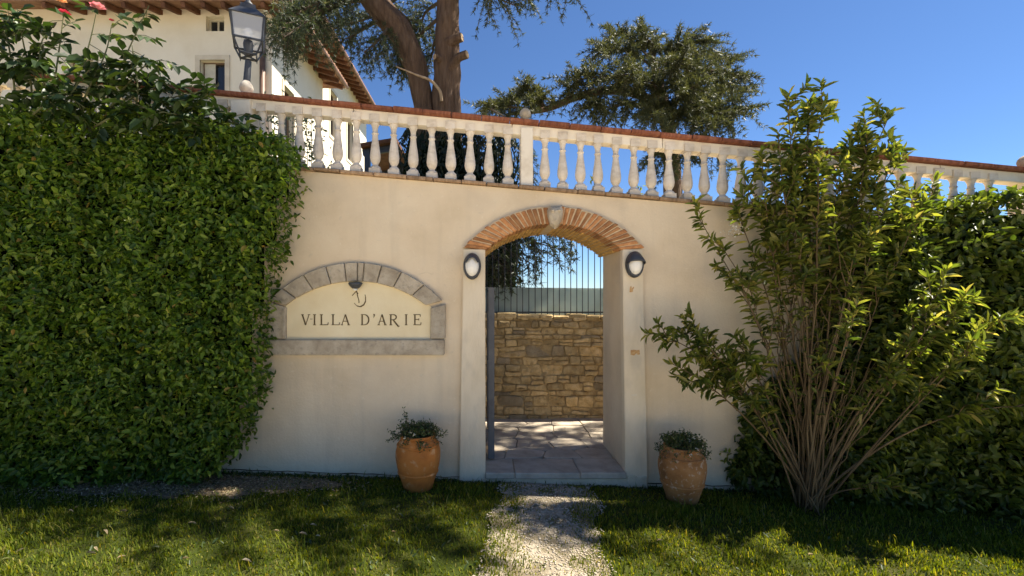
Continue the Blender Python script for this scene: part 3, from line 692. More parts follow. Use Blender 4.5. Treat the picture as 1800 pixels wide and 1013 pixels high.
while x < 3.2:
    inst('bar', mb, ra, (x, RY, RT - .01)); x += .086 + random.uniform(-.006, .006)
MB().box(-1, 3.3, RY - .012, RY + .012, RT + .055, RT + .075).build('bottom_rail', M['iron'], ra)
MB().box(-1, 3.3, RY - .018, RY + .018, RT + 1.3, RT + 1.32).build('top_rail', M['iron'], ra)
scn = MB()
SCY = RY + .12
scn.hexa([(.02, SCY, RT - .05), (3.3, SCY, RT - .05), (3.3, SCY + .012, RT - .05), (.02, SCY + .012, RT - .05),
          (.02, SCY, Z(505, SCY)), (3.3, SCY, Z(508.5, SCY)), (3.3, SCY + .012, Z(508.5, SCY)), (.02, SCY + .012, Z(505, SCY))])
tag(scn.build('screen_panel', M['screen']), 'frosted grey-green screen panel behind the bar railing', 'screen')

# ------------------------------------------------------------------ gate leaf, swung open against the left jamb
gt = thing('gate_leaf', 'grey iron gate leaf swung open inside the arched gateway', 'gate', (X(864, .29), .29, FZ))
gx = X(864, .29); gtop = Z(505, .29); gy0, gy1 = .29, 1.42; gx1 = gx - .02
MB().box(gx - .036, gx + .03, gy0 - .015, gy0 + .03, FZ + .015, gtop).build('stile', M['grey_iron'], gt, bevel=.004)
MB().box(gx1 - .02, gx1 + .02, gy1, gy1 + .04, FZ + .015, gtop - .02).build('stile', M['grey_iron'], gt, bevel=.004)
for zz in (FZ + .06, FZ + .16, FZ + .26, FZ + .36, 1.0, gtop - .05): MB().bar((gx - .003, gy0 + .02, zz), (gx1, gy1 + .01, zz), .026, .03).build('rail', M['grey_iron'], gt)
for k in range(1, 9):
    t = k / 9; xx = gx + (gx1 - gx) * t; yv = gy0 + (gy1 - gy0) * t
    MB().tube([(xx, yv, FZ + .06), (xx, yv, gtop - .05)], .008, 6).build('bar', M['grey_iron'], gt)
MB().box(gx - .05, gx - .036, gy0 - .01, gy0 + .02, .95, 1.13).build('lock_plate', M['iron'], gt, bevel=.002)

# ================================================================== BALUSTRADE
bl = thing('balustrade', 'pale stone balustrade with terracotta rail along the sloping wall top', 'balustrade', (0, .1, 2.9))
BY = .09
slope = math.atan(.092)
# baluster mesh, unit height (0..1)
bm_ = MB()
bm_.box(-.054, .054, -.054, .054, 0, .095)
bm_.lathe([(.052, .09), (.053, .115), (.045, .135), (.030, .155), (.027, .175), (.034, .19), (.048, .24), (.0525, .30), (.050, .36), (.043, .45), (.035, .54), (.029, .62), (.027, .675), (.034, .685), (.034, .70), (.026, .71), (.026, .76), (.030, .80), (.040, .84), (.044, .86), (.040, .875)], (0, 0, 0), 14)
bm_.box(-.047, .047, -.047, .047, .868, 1.0)
me_bal = bm_.mesh('baluster', M['baluster'], fix=True)
for p in me_bal.polygons: p.use_smooth = len(p.vertices) == 4 and abs(p.normal.z) < .97 and abs(p.center.x) > .001 and not (p.center.z < .0949 or p.center.z > .875)
pos = [462 + 33.1 * i for i in range(14)] + [957 + 31.1 * i for i in range(26)] + [398 - 33.3 * i for i in range(14)] + [1836 + 31.1 * i for i in range(4)]
def beam_z(x): return rail_top(x) - .05
for px in pos:
    x = X(px, BY)
    if 1740 < px < 1770: pass
    z0 = wall_top(x) + .038; z1 = beam_z(x) - .035
    inst('baluster', me_bal, bl, (x, BY - .018 + random.uniform(-.004, .004), z0), (random.uniform(-.008, .008), random.uniform(-.01, .01), random.uniform(-.08, .08)), (random.uniform(.97, 1.04), 1, z1 - z0))
def pier(px, w_, fin):
    x = X(px, BY); z0 = wall_top(x) + .03; z1 = beam_z(x) - .028
    o = MB().box(x - w_ / 2, x + w_ / 2, BY - .085, BY + .11, z0, z1).build('pier', M['beam'], bl, bevel=.005)
    if fin:
        q = MB().lathe([(.03, 0), (.042, .01), (.03, .025), (.026, .035), (.05, .055), (.058, .085), (.052, .115), (.032, .14), (.01, .152), (.002, .155)], (x - .01, BY, rail_top(x) - .01), 14).build('finial', M['greystone'], o, True)
    return o
pier(925, .118, True); pier(430, .19, False); pier(1803, .13, True)
# beam in lengths and terracotta cover tiles
x = -5.6; 
while x < 7.5:
    l = random.uniform(1.2, 1.6); l = min(l, 7.5 - x)
    y0, y1 = BY - .052, BY + .075; a, b = x, x + l - .006
    MB().hexa([(a, y0, beam_z(a) - .098), (b, y0, beam_z(b) - .098), (b, y1, beam_z(b) - .098), (a, y1, beam_z(a) - .098), (a, y0, beam_z(a)), (b, y0, beam_z(b)), (b, y1, beam_z(b)), (a, y1, beam_z(a))]).build('beam', M['beam'], bl, bevel=.005)
    x += l
m_t = MB().box(-.5, .5, -.112, .14, 0, .040).mesh('rail_tile', M['tile'], bevel=.007, seg=2)
x = -5.6
while x < 7.5:
    l = random.uniform(.27, .31)
    inst('rail_tile', m_t, bl, (x + l / 2, BY + random.uniform(-.006, .006), rail_top(x + l / 2) - .049 + random.uniform(-.002, .003)), (0, math.atan(.096), random.uniform(-.01, .01)), (l - .005, 1, random.uniform(.94, 1.06))); x += l

# ------------------------------------------------------------------ lantern on the left pier
lx = X(433, BY); lz = rail_top(lx)
lt = thing('garden_lantern', 'black four-sided lantern on a white stone urn above the balustrade', 'lantern', (lx, BY, lz))
MB().lathe([(.045, 0), (.052, .012), (.035, .022), (.04, .03), (.062, .055), (.066, .08), (.056, .11), (.036, .14), (.024, .155), (.02, .158)], (lx, BY, lz - .006), 16).build('urn', M['baluster'], lt, True)
ux = lx + .02
MB().tube([(lx + .004, BY, lz + .14), (ux, BY, lz + .34)], [.034, .030], 10).build('post', M['iron'], lt)
zb, zm, ze, zt = Z(99, BY), Z(78, BY), Z(38, BY), Z(18, BY)
rot = R(24)
def LC(h, z):                        # square corners of half-size h at height z, turned about the post
    return [Vector((ux + h * (math.cos(rot) * a - math.sin(rot) * b), BY + h * (math.sin(rot) * a + math.cos(rot) * b), z)) for a, b in ((-1, -1), (1, -1), (1, 1), (-1, 1))]
hb, hm, he = .075, .128, .145
cb, cm_, ce = LC(hb, zb), LC(hm, zm), LC(he, ze)
fr = MB()
for k in range(4):
    fr.bar(cm_[k], ce[k], .016, .016); fr.bar(cb[k], cm_[k], .012, .012); fr.bar(cm_[k], cm_[(k + 1) % 4], .014, .016); fr.bar(cb[k], cb[(k + 1) % 4], .014, .014)
fr.bar(cb[0], cb[2], .016, .012); fr.bar(cb[1], cb[3], .016, .0125)
fr.build('frame', M['iron'], lt)
for k in range(4):
    a, b, c_, d = cm_[k], cm_[(k + 1) % 4], ce[(k + 1) % 4], ce[k]
    MB().add([a, b, c_, d], [(0, 1, 2, 3)]).build('pane', M['clearglass'], lt)
r0, r1, r2 = LC(he + .02, ze - .004), LC(he * .5, zt - .01), LC(he * .46, zt + .03)
MB().add(r0 + r1 + r2, [(i, (i + 1) % 4, 4 + (i + 1) % 4, 4 + i) for i in range(4)] + [(4 + i, 4 + (i + 1) % 4, 8 + (i + 1) % 4, 8 + i) for i in range(4)] + [(8, 9, 10, 11), (3, 2, 1, 0)]).build('lantern_roof', M['iron'], lt)
MB().lathe([(.05, 0), (.055, .02), (.03, .05), (.012, .08), (.004, .1)], (ux, BY, zt + .028), 10).build('lantern_knob', M['iron'], lt, True)
MB().lathe([(.034, 0), (.04, .05), (.048, .12), (.04, .15), (.02, .16)], (ux, BY, zb), 12).build('lamp_holder', M['iron'], lt, True)
MB().lathe([(.012, 0), (.016, .02), (.036, .06), (.04, .085), (.028, .115), (.004, .125)], (ux, BY, zb + .158), 12).build('bulb', M['bulb'], lt, True)
for k in range(4): MB().tube([cb[k] + Vector((0, 0, .005)), cb[k] + Vector((0, 0, -.03))], [.008, .003], 6).build('drop_tip', M['iron'], lt)

# ================================================================== HOUSE
H0 = 1.44
hs = thing('villa_house', 'cream villa with deep wooden eaves behind the balustrade', 'house', (-8, 12, H0))
def holed(u0, u1, z0, z1, holes, place, depth, name, mat, parent):
    us = sorted({u0, u1, *[h[0] for h in holes], *[h[1] for h in holes]}); zs_ = sorted({z0, z1, *[h[2] for h in holes], *[h[3] for h in holes]})
    m = MB()
    for i in range(len(us) - 1):
        for j in range(len(zs_) - 1):
            cu, cz = (us[i] + us[i + 1]) / 2, (zs_[j] + zs_[j + 1]) / 2
            if any(h[0] < cu < h[1] and h[2] < cz < h[3] for h in holes): continue
            m.add([place(us[i], 0, zs_[j]), place(us[i + 1], 0, zs_[j]), place(us[i + 1], 0, zs_[j + 1]), place(us[i], 0, zs_[j + 1])], [(0, 1, 2, 3)])
    for h in holes:
        a, b, c_, d = h
        for (p, q) in (((a, c_), (b, c_)), ((b, c_), (b, d)), ((b, d), (a, d)), ((a, d), (a, c_))):
            m.add([place(p[0], 0, p[1]), place(q[0], 0, q[1]), place(q[0], depth, q[1]), place(p[0], depth, p[1])], [(0, 1, 2, 3)])
    return m.build(name, mat, parent, fix=False)
def window(place, h, depth, parent, trim=0, style='dark'):
    a, b, c_, d = h
    def rect(nm, u0, u1, z0, z1, d0, d1, mt, par): 
        vs = [place(u, dd, z) for z in (z0, z1) for u, dd in ((u0, d0), (u1, d0), (u1, d1), (u0, d1))]
        return MB().hexa(vs).build(nm, mt, par)
    wn = rect('window', a, b, c_, d, depth - .02, depth + .04, M['pane'], parent)
    f = .05
    for (u0, u1, z0, z1) in ((a, a + f, c_, d), (b - f, b, c_, d), (a + f, b - f, c_, c_ + f), (a + f, b - f, d - f, d)): rect('window_frame', u0, u1, z0, z1, depth - .06, depth - .021, M['paleframe' if style == 'pale' else 'shutter'], wn)
    if style == 'pale':
        mu = (a + b) / 2; rect('mullion', mu - .025, mu + .025, c_ + f, d - f, depth - .055, depth - .022, M['paleframe'], wn)
    if style == 'shutter':
        mu = (a + b) / 2; rect('shutter', a + f, mu, c_ + f, d - f, depth - .09, depth - .065, M['paleframe'], wn)
    if trim:
        for (u0, u1, z0, z1) in ((a - trim, a, c_ - trim, d + trim), (b, b + trim, c_ - trim, d + trim), (a, b, d, d + trim), (a, b, c_ - trim, c_)): rect('window_trim', u0, u1, z0, z1, -.03, .02, M['housestone'], wn)
Y1, Y2, Y3 = 8.4, 12.5, 22.4
XA, XB, XL = X(478, Y1), -6.72, -17.0
E1, E2 = 9.50, 12.15
pf1 = lambda u, d, z: (u, Y1 + d, z)
winA = (X(352, Y1), X(396, Y1), Z(172, Y1), Z(106, Y1)); winB = (X(362, Y1), X(394, Y1), Z(55, Y1), Z(29, Y1))
winC = (X(120, Y1), X(165, Y1), Z(172, Y1), Z(106, Y1))
holed(XL, XA, H0, E1 + .25, [winA, winB, winC], pf1, .22, 'wall', M['housewall'], hs)
window(pf1, winA, .22, hs, .13, 'shutter'); window(pf1, winB, .22, hs, 0, 'pale'); window(pf1, winC, .22, hs, .13, 'shutter')
ps1 = lambda u, d, z: (XA - d, u, z)
winD = (9.15, 9.85, 5.0, Z(150, 9.2)); winE = (10.7, 11.3, 2.3, 4.4)
holed(Y1, Y2, H0, E1 + .25, [winD, winE], ps1, .2, 'wall', M['housewall'], hs)
window(ps1, winD, .2, hs, .12); window(ps1, winE, .2, hs, .1)
ps2 = lambda u, d, z: (XB - d, u, z)
winF = (16.0, 16.9, 8.9, 10.9); winG = (15.6, 16.6, 3.4, 5.8); winH = (18.4, 19.6, 3.0, 5.2); winI = (18.6, 19.6, 8.6, 10.6)
holed(Y2, Y3, H0, E2 + .25, [winF, winG, winH, winI], ps2, .22, 'wall', M['housewall'], hs)
for h_ in (winF, winG, winH, winI): window(ps2, h_, .22, hs, .14, 'pale' if h_ is winG else 'dark')
MB().add([(XL, Y2, H0), (XB, Y2, H0), (XB, Y2, E2 + .25), (XL, Y2, E2 + .25)], [(0, 1, 2, 3)]).build('wall', M['housewall'], hs)
MB().add([(XL, Y3, H0), (XB, Y3, H0), (XB, Y3, E2 + .25), (XL, Y3, E2 + .25)], [(0, 1, 2, 3)]).build('wall', M['housewall'], hs)
MB().add([(XB, Y2 + .01, H0), (XA, Y2 + .01, H0), (XA, Y2 + .01, E1 + .25), (XB, Y2 + .01, E1 + .25)], [(0, 1, 2, 3)]).build('wall', M['housewall'], hs)
OV = .72; PT = .30
def roof(x0, x1, y0, y1, ez, nm):
    """hip roof plane set: eaves at front (y0) and right (x1); returns roof object"""
    h = (min(x1 - x0, (y1 - y0) * 2)) / 2 * PT; rx0, rx1 = x0 + 2, x1 - h / PT; my = (y0 + y1) / 2; hy = h
    if y1 - y0 < x1 - x0: rx1 = x1 - (y1 - y0) / 2; hh = (y1 - y0) / 2 * PT; ridge = [(x0, my, ez + hh), (rx1, my, ez + hh)]
    else: hh = (x1 - x0) / 2 * PT; mx = (x0 + x1) / 2; ridge = [(mx, y0 + (x1 - x0) / 2, ez + hh), (mx, y1 - (x1 - x0) / 2, ez + hh)]
    th = .10; vs = [(x0, y0, ez), (x1, y0, ez), (x1, y1, ez), (x0, y1, ez)] + ridge
    vs2 = [(a, b, c + th) for a, b, c in vs]
    if y1 - y0 < x1 - x0: fs = [(0, 1, 5, 4), (1, 2, 5), (2, 3, 4, 5), (3, 0, 4)]
    else: fs = [(0, 1, 4), (1, 2, 5, 4), (2, 3, 5), (3, 0, 4, 5)]
    o = MB().add(vs2, fs).add(vs, [f[::-1] for f in fs]).add([vs[0], vs[1], vs[2], vs[3], vs2[0], vs2[1], vs2[2], vs2[3]], [(0, 1, 5, 4), (1, 2, 6, 5), (2, 3, 7, 6), (3, 0, 4, 7)]).build(nm, M['boards'], hs)
    return o
r1_ = roof(XL, XA + OV, Y1 - OV, Y2 + .35, E1, 'roof'); r2_ = roof(XL, XB + OV, Y2 - .3, Y3 + OV, E2, 'roof')
mr = MB().box(-.05, .05, -.62, .55, -.065, .065).mesh('rafter', M['wood'])
def rafters_front(x0, x1, yw, ez, par):
    x = x0
    while x < x1: inst('rafter', mr, par, (x, yw - .1, ez + .17 - .075), (math.atan(PT), 0, 0)); x += .52
def rafters_right(xw, y0, y1, ez, par):
    y = y0
    while y < y1: inst('rafter', mr, par, (xw + .1, y, ez + .17 - .075), (math.atan(PT), 0, R(90)), (1, 1, 1)); y += .50
rafters_front(-11.5, XA + .3, Y1, E1, r1_); rafters_right(XA, Y1 - .3, Y2 + .3, E1, r1_)
rafters_right(XB, Y2 + .2, Y3 + .5, E2, r2_)
# curved cover tiles along the visible eaves
vt = []; q = 7
tm = MB(); vs = []
for yv, r_ in ((-.08, .085), (.42, .075)):
    for k in range(q): a = math.pi * k / (q - 1); vs.append((math.cos(a) * r_, yv, math.sin(a) * r_ + (.02 if yv < 0 else .15)))
tm.add(vs, [(k, k + 1, q + k + 1, q + k) for k in range(q - 1)] + [tuple(range(q))]); me_rt = tm.mesh('roof_tile', M['rooftile'])
x = -11.5
while x < XA + OV - .1: inst('roof_tile', me_rt, r1_, (x, Y1 - OV, E1 + .09)); x += .2
y = Y1 - OV + .1
while y < Y2 + .35: inst('roof_tile', me_rt, r1_, (XA + OV, y, E1 + .09), (0, 0, R(90))); y += .2
y = Y2 - .2
while y < Y3 + OV: inst('roof_tile', me_rt, r2_, (XB + OV, y, E2 + .09), (0, 0, R(90))); y += .2
MB().tube([(XA + OV + .07, Y1 - OV, E1 + .03), (XA + OV + .07, Y2 + .35, E1 + .03)], .06, 8).build('gutter', M['copper'], hs)
MB().tube([(XB + OV + .07, Y2 - .3, E2 + .03), (XB + OV + .07, Y3 + OV, E2 + .03)], .06, 8).build('gutter', M['copper'], hs)
MB().tube([(XA - .22, Y1 - .09, E1 - .1), (XA - .22, Y1 - .09, H0)], .075, 10).build('downpipe', M['copper'], hs, True)

# dark canopy beside the house
pg = thing('garden_canopy', 'dark timber canopy on posts between villa and evergreen hedge', 'canopy', (X(668, 4.6), 4.6, 1.46))
for px, yv in ((646, 4.6), (690, 4.6), (650, 6.2), (694, 6.2)):
    x = X(px, 4.6); MB().box(x - .05, x + .05, yv - .05, yv + .05, 1.46, Z(262 - (px - 646) * .1, 4.6)).build('post', M['iron'], pg)
a, b = X(638, 4.6), X(700, 4.6); za, zb_ = Z(264, 4.6), Z(254, 4.6)
MB().hexa([(a, 4.4, za), (b, 4.4, zb_), (b, 6.4, zb_), (a, 6.4, za), (a, 4.4, za + .07), (b, 4.4, zb_ + .07), (b, 6.4, zb_ + .07), (a, 6.4, za + .07)]).build('canopy_roof', M['wood'], pg)
for yv in (4.6, 6.2): MB().bar((a, yv, za - .06), (b, yv, zb_ - .06), .07, .12).build('cross_beam', M['iron'], pg)

# ================================================================== CEDARS
CY = 4.0
c1 = thing('cedar_tree', 'tall twin-trunked cedar rising behind the balustrade', 'tree', W(765, 300, CY)[:2] + (1.45,) if False else (X(765, CY), CY, 1.45))
def P3(pts): return [W(a, b, CY + (c if c else 0)) for a, b, c in [(p + (0,))[:3] if len(p) == 2 else p for p in pts]]
def dense(pts, rad, k=8):
    P = []; Rr = []
    for i in range(len(pts) - 1):
        p0 = pts[max(i - 1, 0)]; p1 = pts[i]; p2 = pts[i + 1]; p3 = pts[min(i + 2, len(pts) - 1)]
        for j in range(k):
            t = j / k; P.append(.5 * ((2 * p1) + (p2 - p0) * t + (2 * p0 - 5 * p1 + 4 * p2 - p3) * t * t + (3 * p1 - p0 - 3 * p2 + p3) * t ** 3)); Rr.append(rad[i] + (rad[i + 1] - rad[i]) * t)
    return P + [pts[-1]], Rr + [rad[-1]]
base = Vector((X(768, CY), CY, 1.2))
tl = [base + Vector((-.1, 0, 0))] + P3([(757, 330), (750, 240), (744, 185), (737, 140), (722, 95), (700, 55), (668, 15), (640, -25), (600, -90), (570, -170), (560, -260)])
P, Rr = dense(tl, [.30, .24, .20, .175, .185, .20, .215, .22, .21, .18, .13, .07])
MB().tube(P, Rr, 30, wob=.16).build('trunk', M['bark'], c1, True)
tr = [base + Vector((.1, 0, 0))] + P3([(780, 330), (784, 240), (785, 185), (786, 130), (785, 80), (786, 30), (788, -30), (792, -120), (800, -230), (806, -330)])
P, Rr = dense(tr, [.34, .27, .255, .25, .235, .21, .20, .19, .16, .11, .05])
MB().tube(P, Rr, 30, wob=.2).build('trunk', M['bark'], c1, True)
P, Rr = dense(P3([(798, 300, -.1), (799, 200, -.1), (798, 150, -.1), (800, 110, -.1), (795, 60, -.05)]), [.13, .12, .115, .10, .06]); MB().tube(P, Rr, 10, wob=.2).build('side_trunk', M['bark'], c1, True)
def stub(pts, rad):
    P, Rr = dense(P3(pts), rad, 4); o = MB().tube(P, Rr, 10, wob=.12).build('cut_branch', M['bark'], c1, True)
    d = (P[-1] - P[-2]).normalized(); MB().tube([P[-1] - d * .01, P[-1] + d * .008], Rr[-1] * .93, 10).build('cut_face', M['cutwood'], o)
stub([(788, 78, -.1), (800, 70, -.2), (812, 66, -.25)], [.12, .09, .075]); stub([(790, 125, -.1), (801, 108, -.2), (808, 101, -.24), (821, 96, -.3)], [.13, .085, .075, .07])
stub([(779, 112, -.12), (770, 102, -.25), (764, 100, -.3)], [.06, .055, .05])
P, Rr = dense(P3([(776, 178, -.3), (773, 160, -.35), (757, 142, -.4), (735, 133, -.45), (696, 117, -.5)]), [.03, .028, .024, .018, .009]); MB().tube(P, Rr, 8).build('bare_branch', M['cutwood'], c1, True)
C = Cedar()
def bgh(pts, tw, tl_, **k):
    P, _ = dense(P3(pts), [0] * len(pts), 5); C.bough(P, k.pop('r0', .04), tw, tl_, **k)
for pts, tw, tl_ in [
    ([(660, 0, 0), (610, 5, -.4), (560, 25, -.7), (508, 62, -.9)], 26, .6), ([(650, -20, 0), (590, -10, -.6), (530, 20, -1.0), (490, 50, -1.2)], 26, .7),
    ([(680, 30, .1), (650, 45, -.2), (625, 60, -.4), (600, 72, -.5)], 14, .45), ([(690, 40, 0), (670, 65, -.3), (655, 80, -.4), (640, 92, -.4)], 14, .45),
    ([(700, 20, .3), (720, 40, .5), (725, 65, .6), (715, 95, .7)], 20, .55), ([(660, 0, .2), (690, 20, .6), (680, 60, 1.0), (672, 95, 1.2)], 20, .6),
    ([(780, 0, .3), (750, 20, .6), (740, 45, .8), (730, 80, .9)], 20, .55), ([(640, -30, .3), (600, -5, .9), (560, 15, 1.4), (520, 35, 1.6)], 24, .7),
    ([(785, 60, .2), (765, 70, .5), (760, 95, .6), (752, 120, .6)], 12, .4), ([(720, -20, .2), (650, 30, .9), (600, 45, 1.3), (575, 60, 1.5)], 20, .6),
    ([(785, 20, .2), (740, 60, .6), (715, 85, .8), (700, 120, .9)], 20, .5), ([(700, 30, .3), (690, 70, .7), (700, 100, .8), (712, 128, .8)], 16, .45), ([(640, -30, 0), (570, 0, -.2), (520, 30, -.3), (488, 70, -.3)], 24, .6),
    ([(620, 0, 0), (560, 20, -.8), (530, 45, -1.3), (500, 65, -1.6)], 14, .45),
    ([(790, -30, 0), (840, -20, -.3), (870, -5, -.5), (905, 10, -.7)], 16, .6), ([(792, -60, 0), (850, -45, .3), (900, -20, .4), (930, 0, .5)], 14, .55),
    ([(792, -60, 0), (900, -60, -.4), (970, -35, -.7), (1010, -5, -.9)], 14, .5)]:
    bgh(pts, int(tw * 1.8), tl_, droop=.6, ln=.075, wd=.0125, k=11, step=.055)
# bare-frame low bough that hangs behind the arch
AY = 2.45
def WA(a, b, c=0): return W(a, b, AY + c)
for pts in ([(-.9, 3.9, 2.75), WA(870, 425, .2), WA(930, 425, 0), WA(990, 440, -.1)], [(-.9, 3.9, 2.6), WA(845, 440, .1), WA(870, 455, -.1), WA(900, 480, -.1)],
            [(-.8, 3.9, 2.8), WA(860, 410, .3), WA(915, 415, .2), WA(955, 445, .1)], [(-.9, 3.9, 2.5), WA(860, 430, .1), WA(900, 445, 0), WA(945, 470, 0)],
            [(-.7, 3.9, 2.9), WA(880, 400, .2), WA(950, 405, .1), WA(1005, 420, 0)], [(-.9, 3.9, 2.5), WA(840, 450, .0), WA(860, 470, 0), WA(872, 490, 0)]):
    P, _ = dense([Vector(p) for p in pts], [0] * 4, 5); C.bough(P, .02, 20, .36, droop=.95, ln=.085, wd=.013, k=9, t0=.42, step=.06)
# dark foliage strip beside the central pier
for k in range(3):
    P, _ = dense([Vector((.15, 4.0, 5.2 - k * .2)), W(915, 225 + 20 * k, 3.2), W(934, 270 + 15 * k, 3.0), W(937, 330, 2.9)], [0] * 4, 5); C.bough(P, .02, 14, .2, droop=.9, ln=.06, wd=.012, k=7, t0=.3)
# high boughs above the picture: they dapple the lawn and the passage
def hi(a, b, c, d, tw, tl_): 
    P, _ = dense([Vector(a), Vector(b) + Vector((0, -.2, 0)), Vector(c) + Vector((.1, -.5, 0)), Vector(d) + Vector((.2, -.62, 0))], [0] * 4, 5); C.bough(P, .07, tw, tl_, droop=.3, ln=.17, wd=.03, k=9, step=.12, flat=.25)
T0 = Vector((-.6, 4, 9.4))
for b, c, d, tw in [((.6, 2.4, 9.3), (1.6, 1.2, 9.0), (2.8, .7, 8.4), 48), ((1.2, 2.8, 9.6), (2.8, 1.6, 9.4), (4.6, .7, 8.8), 54), ((.0, 2.2, 9.2), (.6, .9, 8.8), (1.6, .8, 8.2), 46), ((1.6, 3.2, 9.8), (3.6, 2.2, 9.8), (5.8, 1.2, 9.3), 54),
                    ((2.0, 3.6, 9.6), (4.2, 3.0, 9.4), (6.2, 2.6, 9.0), 54), ((1.2, 3.3, 9.0), (2.8, 2.7, 8.8), (4.4, 2.2, 8.3), 40), ((.6, 2.6, 9.0), (2.0, 1.8, 8.8), (3.6, 1.2, 8.3), 40)]:
    hi(T0, b, c, d, int(tw * 1.1), 1.0)
for b, c, d, tw in [((1.0, 2.0, 9.7), (3.0, 1.1, 9.4), (6.4, .75, 8.9), 70), ((.8, 1.8, 9.5), (2.4, .8, 9.1), (4.8, .75, 8.5), 60), ((2.2, 3.9, 9.7), (4.6, 3.5, 9.6), (7.4, 3.1, 9.2), 60), ((2.0, 3.0, 9.2), (4.4, 2.6, 9.0), (6.6, 1.9, 8.6), 60),
                    ((1.8, 2.6, 9.9), (4.4, 1.6, 9.6), (7.2, .9, 9.0), 60)]:
    hi(T0, b, c, d, tw, .95)
for b, c, d, tw in [((2.4, 3.8, 9.9), (5.2, 3.2, 9.7), (8.0, 2.9, 9.2), 80), ((2.2, 3.4, 9.5), (5.0, 2.8, 9.2), (7.6, 2.5, 8.7), 80), ((2.0, 2.6, 9.4), (4.6, 1.3, 9.1), (7.2, .75, 8.6), 40)]:
    hi(T0, b, c, d, tw, .95)
C.build(c1, M['cedar'])

C2Y = 12.0
c2 = thing('cedar_tree', 'spreading cedar crown against open blue sky', 'tree', (X(1180, C2Y), C2Y, 1.45))
def P4(pts): return [W(p[0], p[1], C2Y + (p[2] if len(p) > 2 else 0)) for p in pts]
P, Rr = dense([Vector((X(1188, C2Y), C2Y, 1.3))] + P4([(1185, 400), (1180, 280), (1172, 210), (1160, 160), (1150, 110), (1140, 75)]), [.34, .32, .28, .24, .19, .12, .05]); MB().tube(P, Rr, 12, wob=.15).build('trunk', M['bark'], c2, True)
P, Rr = dense(P4([(1172, 200), (1120, 165, -.4), (1060, 160, -.6), (1010, 172, -.8), (960, 192, -1), (900, 200, -1.2)]), [.17, .16, .14, .13, .10, .05]); MB().tube(P, Rr, 10, wob=.12).build('bough', M['bark'], c2, True)
C = Cedar()
for pts, tw, tl_ in [
    ([(1160, 160), (1110, 140, -1), (1060, 135, -1.6), (1012, 140, -2)], 46, 1.1), ([(1155, 120), (1110, 95, -.6), (1080, 85, -1), (1055, 85, -1.3)], 40, 1.0), ([(1150, 110), (1120, 80, .5), (1095, 65, .9), (1075, 62, 1)], 36, .9),
    ([(1150, 105), (1150, 80, -.5), (1135, 68, -.9), (1125, 62, -1)], 34, .9), ([(1155, 120), (1185, 85, -.6), (1210, 75, -1), (1235, 78, -1.2)], 44, 1.0), ([(1160, 140), (1210, 105, .5), (1250, 100, 1), (1285, 108, 1.2)], 44, 1.1),
    ([(1165, 160), (1220, 130, -.8), (1265, 125, -1.4), (1300, 135, -1.6)], 46, 1.1), ([(1170, 190), (1220, 165, .6), (1265, 160, 1), (1302, 165, 1.2)], 46, 1.1), ([(1172, 200), (1220, 190, -1), (1260, 190, -1.6), (1290, 200, -1.9)], 50, 1.1),
    ([(1172, 205), (1140, 190, -1.2), (1100, 185, -1.8), (1060, 190, -2)], 40, 1.0), ([(1172, 210), (1200, 200, -1.4), (1225, 205, -2), (1250, 218, -2.4)], 50, 1.1), ([(1165, 180), (1150, 150, -1.2), (1120, 135, -2), (1100, 130, -2.4)], 44, 1.1),
    ([(1165, 170), (1180, 130, -1.2), (1190, 115, -2), (1200, 110, -2.4)], 44, 1.1), ([(1170, 200), (1190, 170, -1.4), (1200, 160, -2.2), (1215, 155, -2.8)], 44, 1.1), ([(1172, 205), (1155, 195, -1.5), (1150, 195, -2.2), (1145, 205, -2.8)], 34, .9),
    ([(1010, 172, -.8), (1000, 160, -1.2), (1010, 145, -1.6), (1020, 130, -1.8)], 24, .8), ([(1060, 160, -.6), (1050, 180, -1), (1040, 185, -1.4), (1035, 195, -1.6)], 26, .8),
    ([(960, 190, -1), (930, 175, -1.2), (900, 172, -1.4), (862, 185, -1.6)], 40, .75), ([(960, 190, -1), (940, 165, -1.2), (930, 155, -1.4), (925, 148, -1.4)], 22, .6), ([(950, 195, -1), (920, 190, -1.6), (885, 188, -1.8), (842, 192, -2)], 36, .65), ([(985, 185, -.8), (965, 175, -1), (950, 170, -1), (945, 160, -1)], 22, .6),
    ([(1180, 260), (1165, 265, -.6), (1150, 270, -1), (1142, 285, -1.1)], 22, .7), ([(1180, 255), (1195, 255, -.6), (1208, 265, -1), (1216, 285, -1.2)], 26, .75), ([(1180, 250), (1175, 262, -1), (1172, 280, -1.4), (1172, 305, -1.4)], 20, .6), ([(1180, 250), (1230, 262, -.8), (1262, 275, -1), (1280, 295, -1.2)], 18, .6)]:
    P, _ = dense(P4(pts), [0] * 4, 5); C.bough(P, .06, int(tw * 1.3), tl_ * .92, droop=.45, ln=.14, wd=.024, k=12, step=.085, t0=.12, flat=.5, r1=.008)
C.build(c2, M['cedar2'])

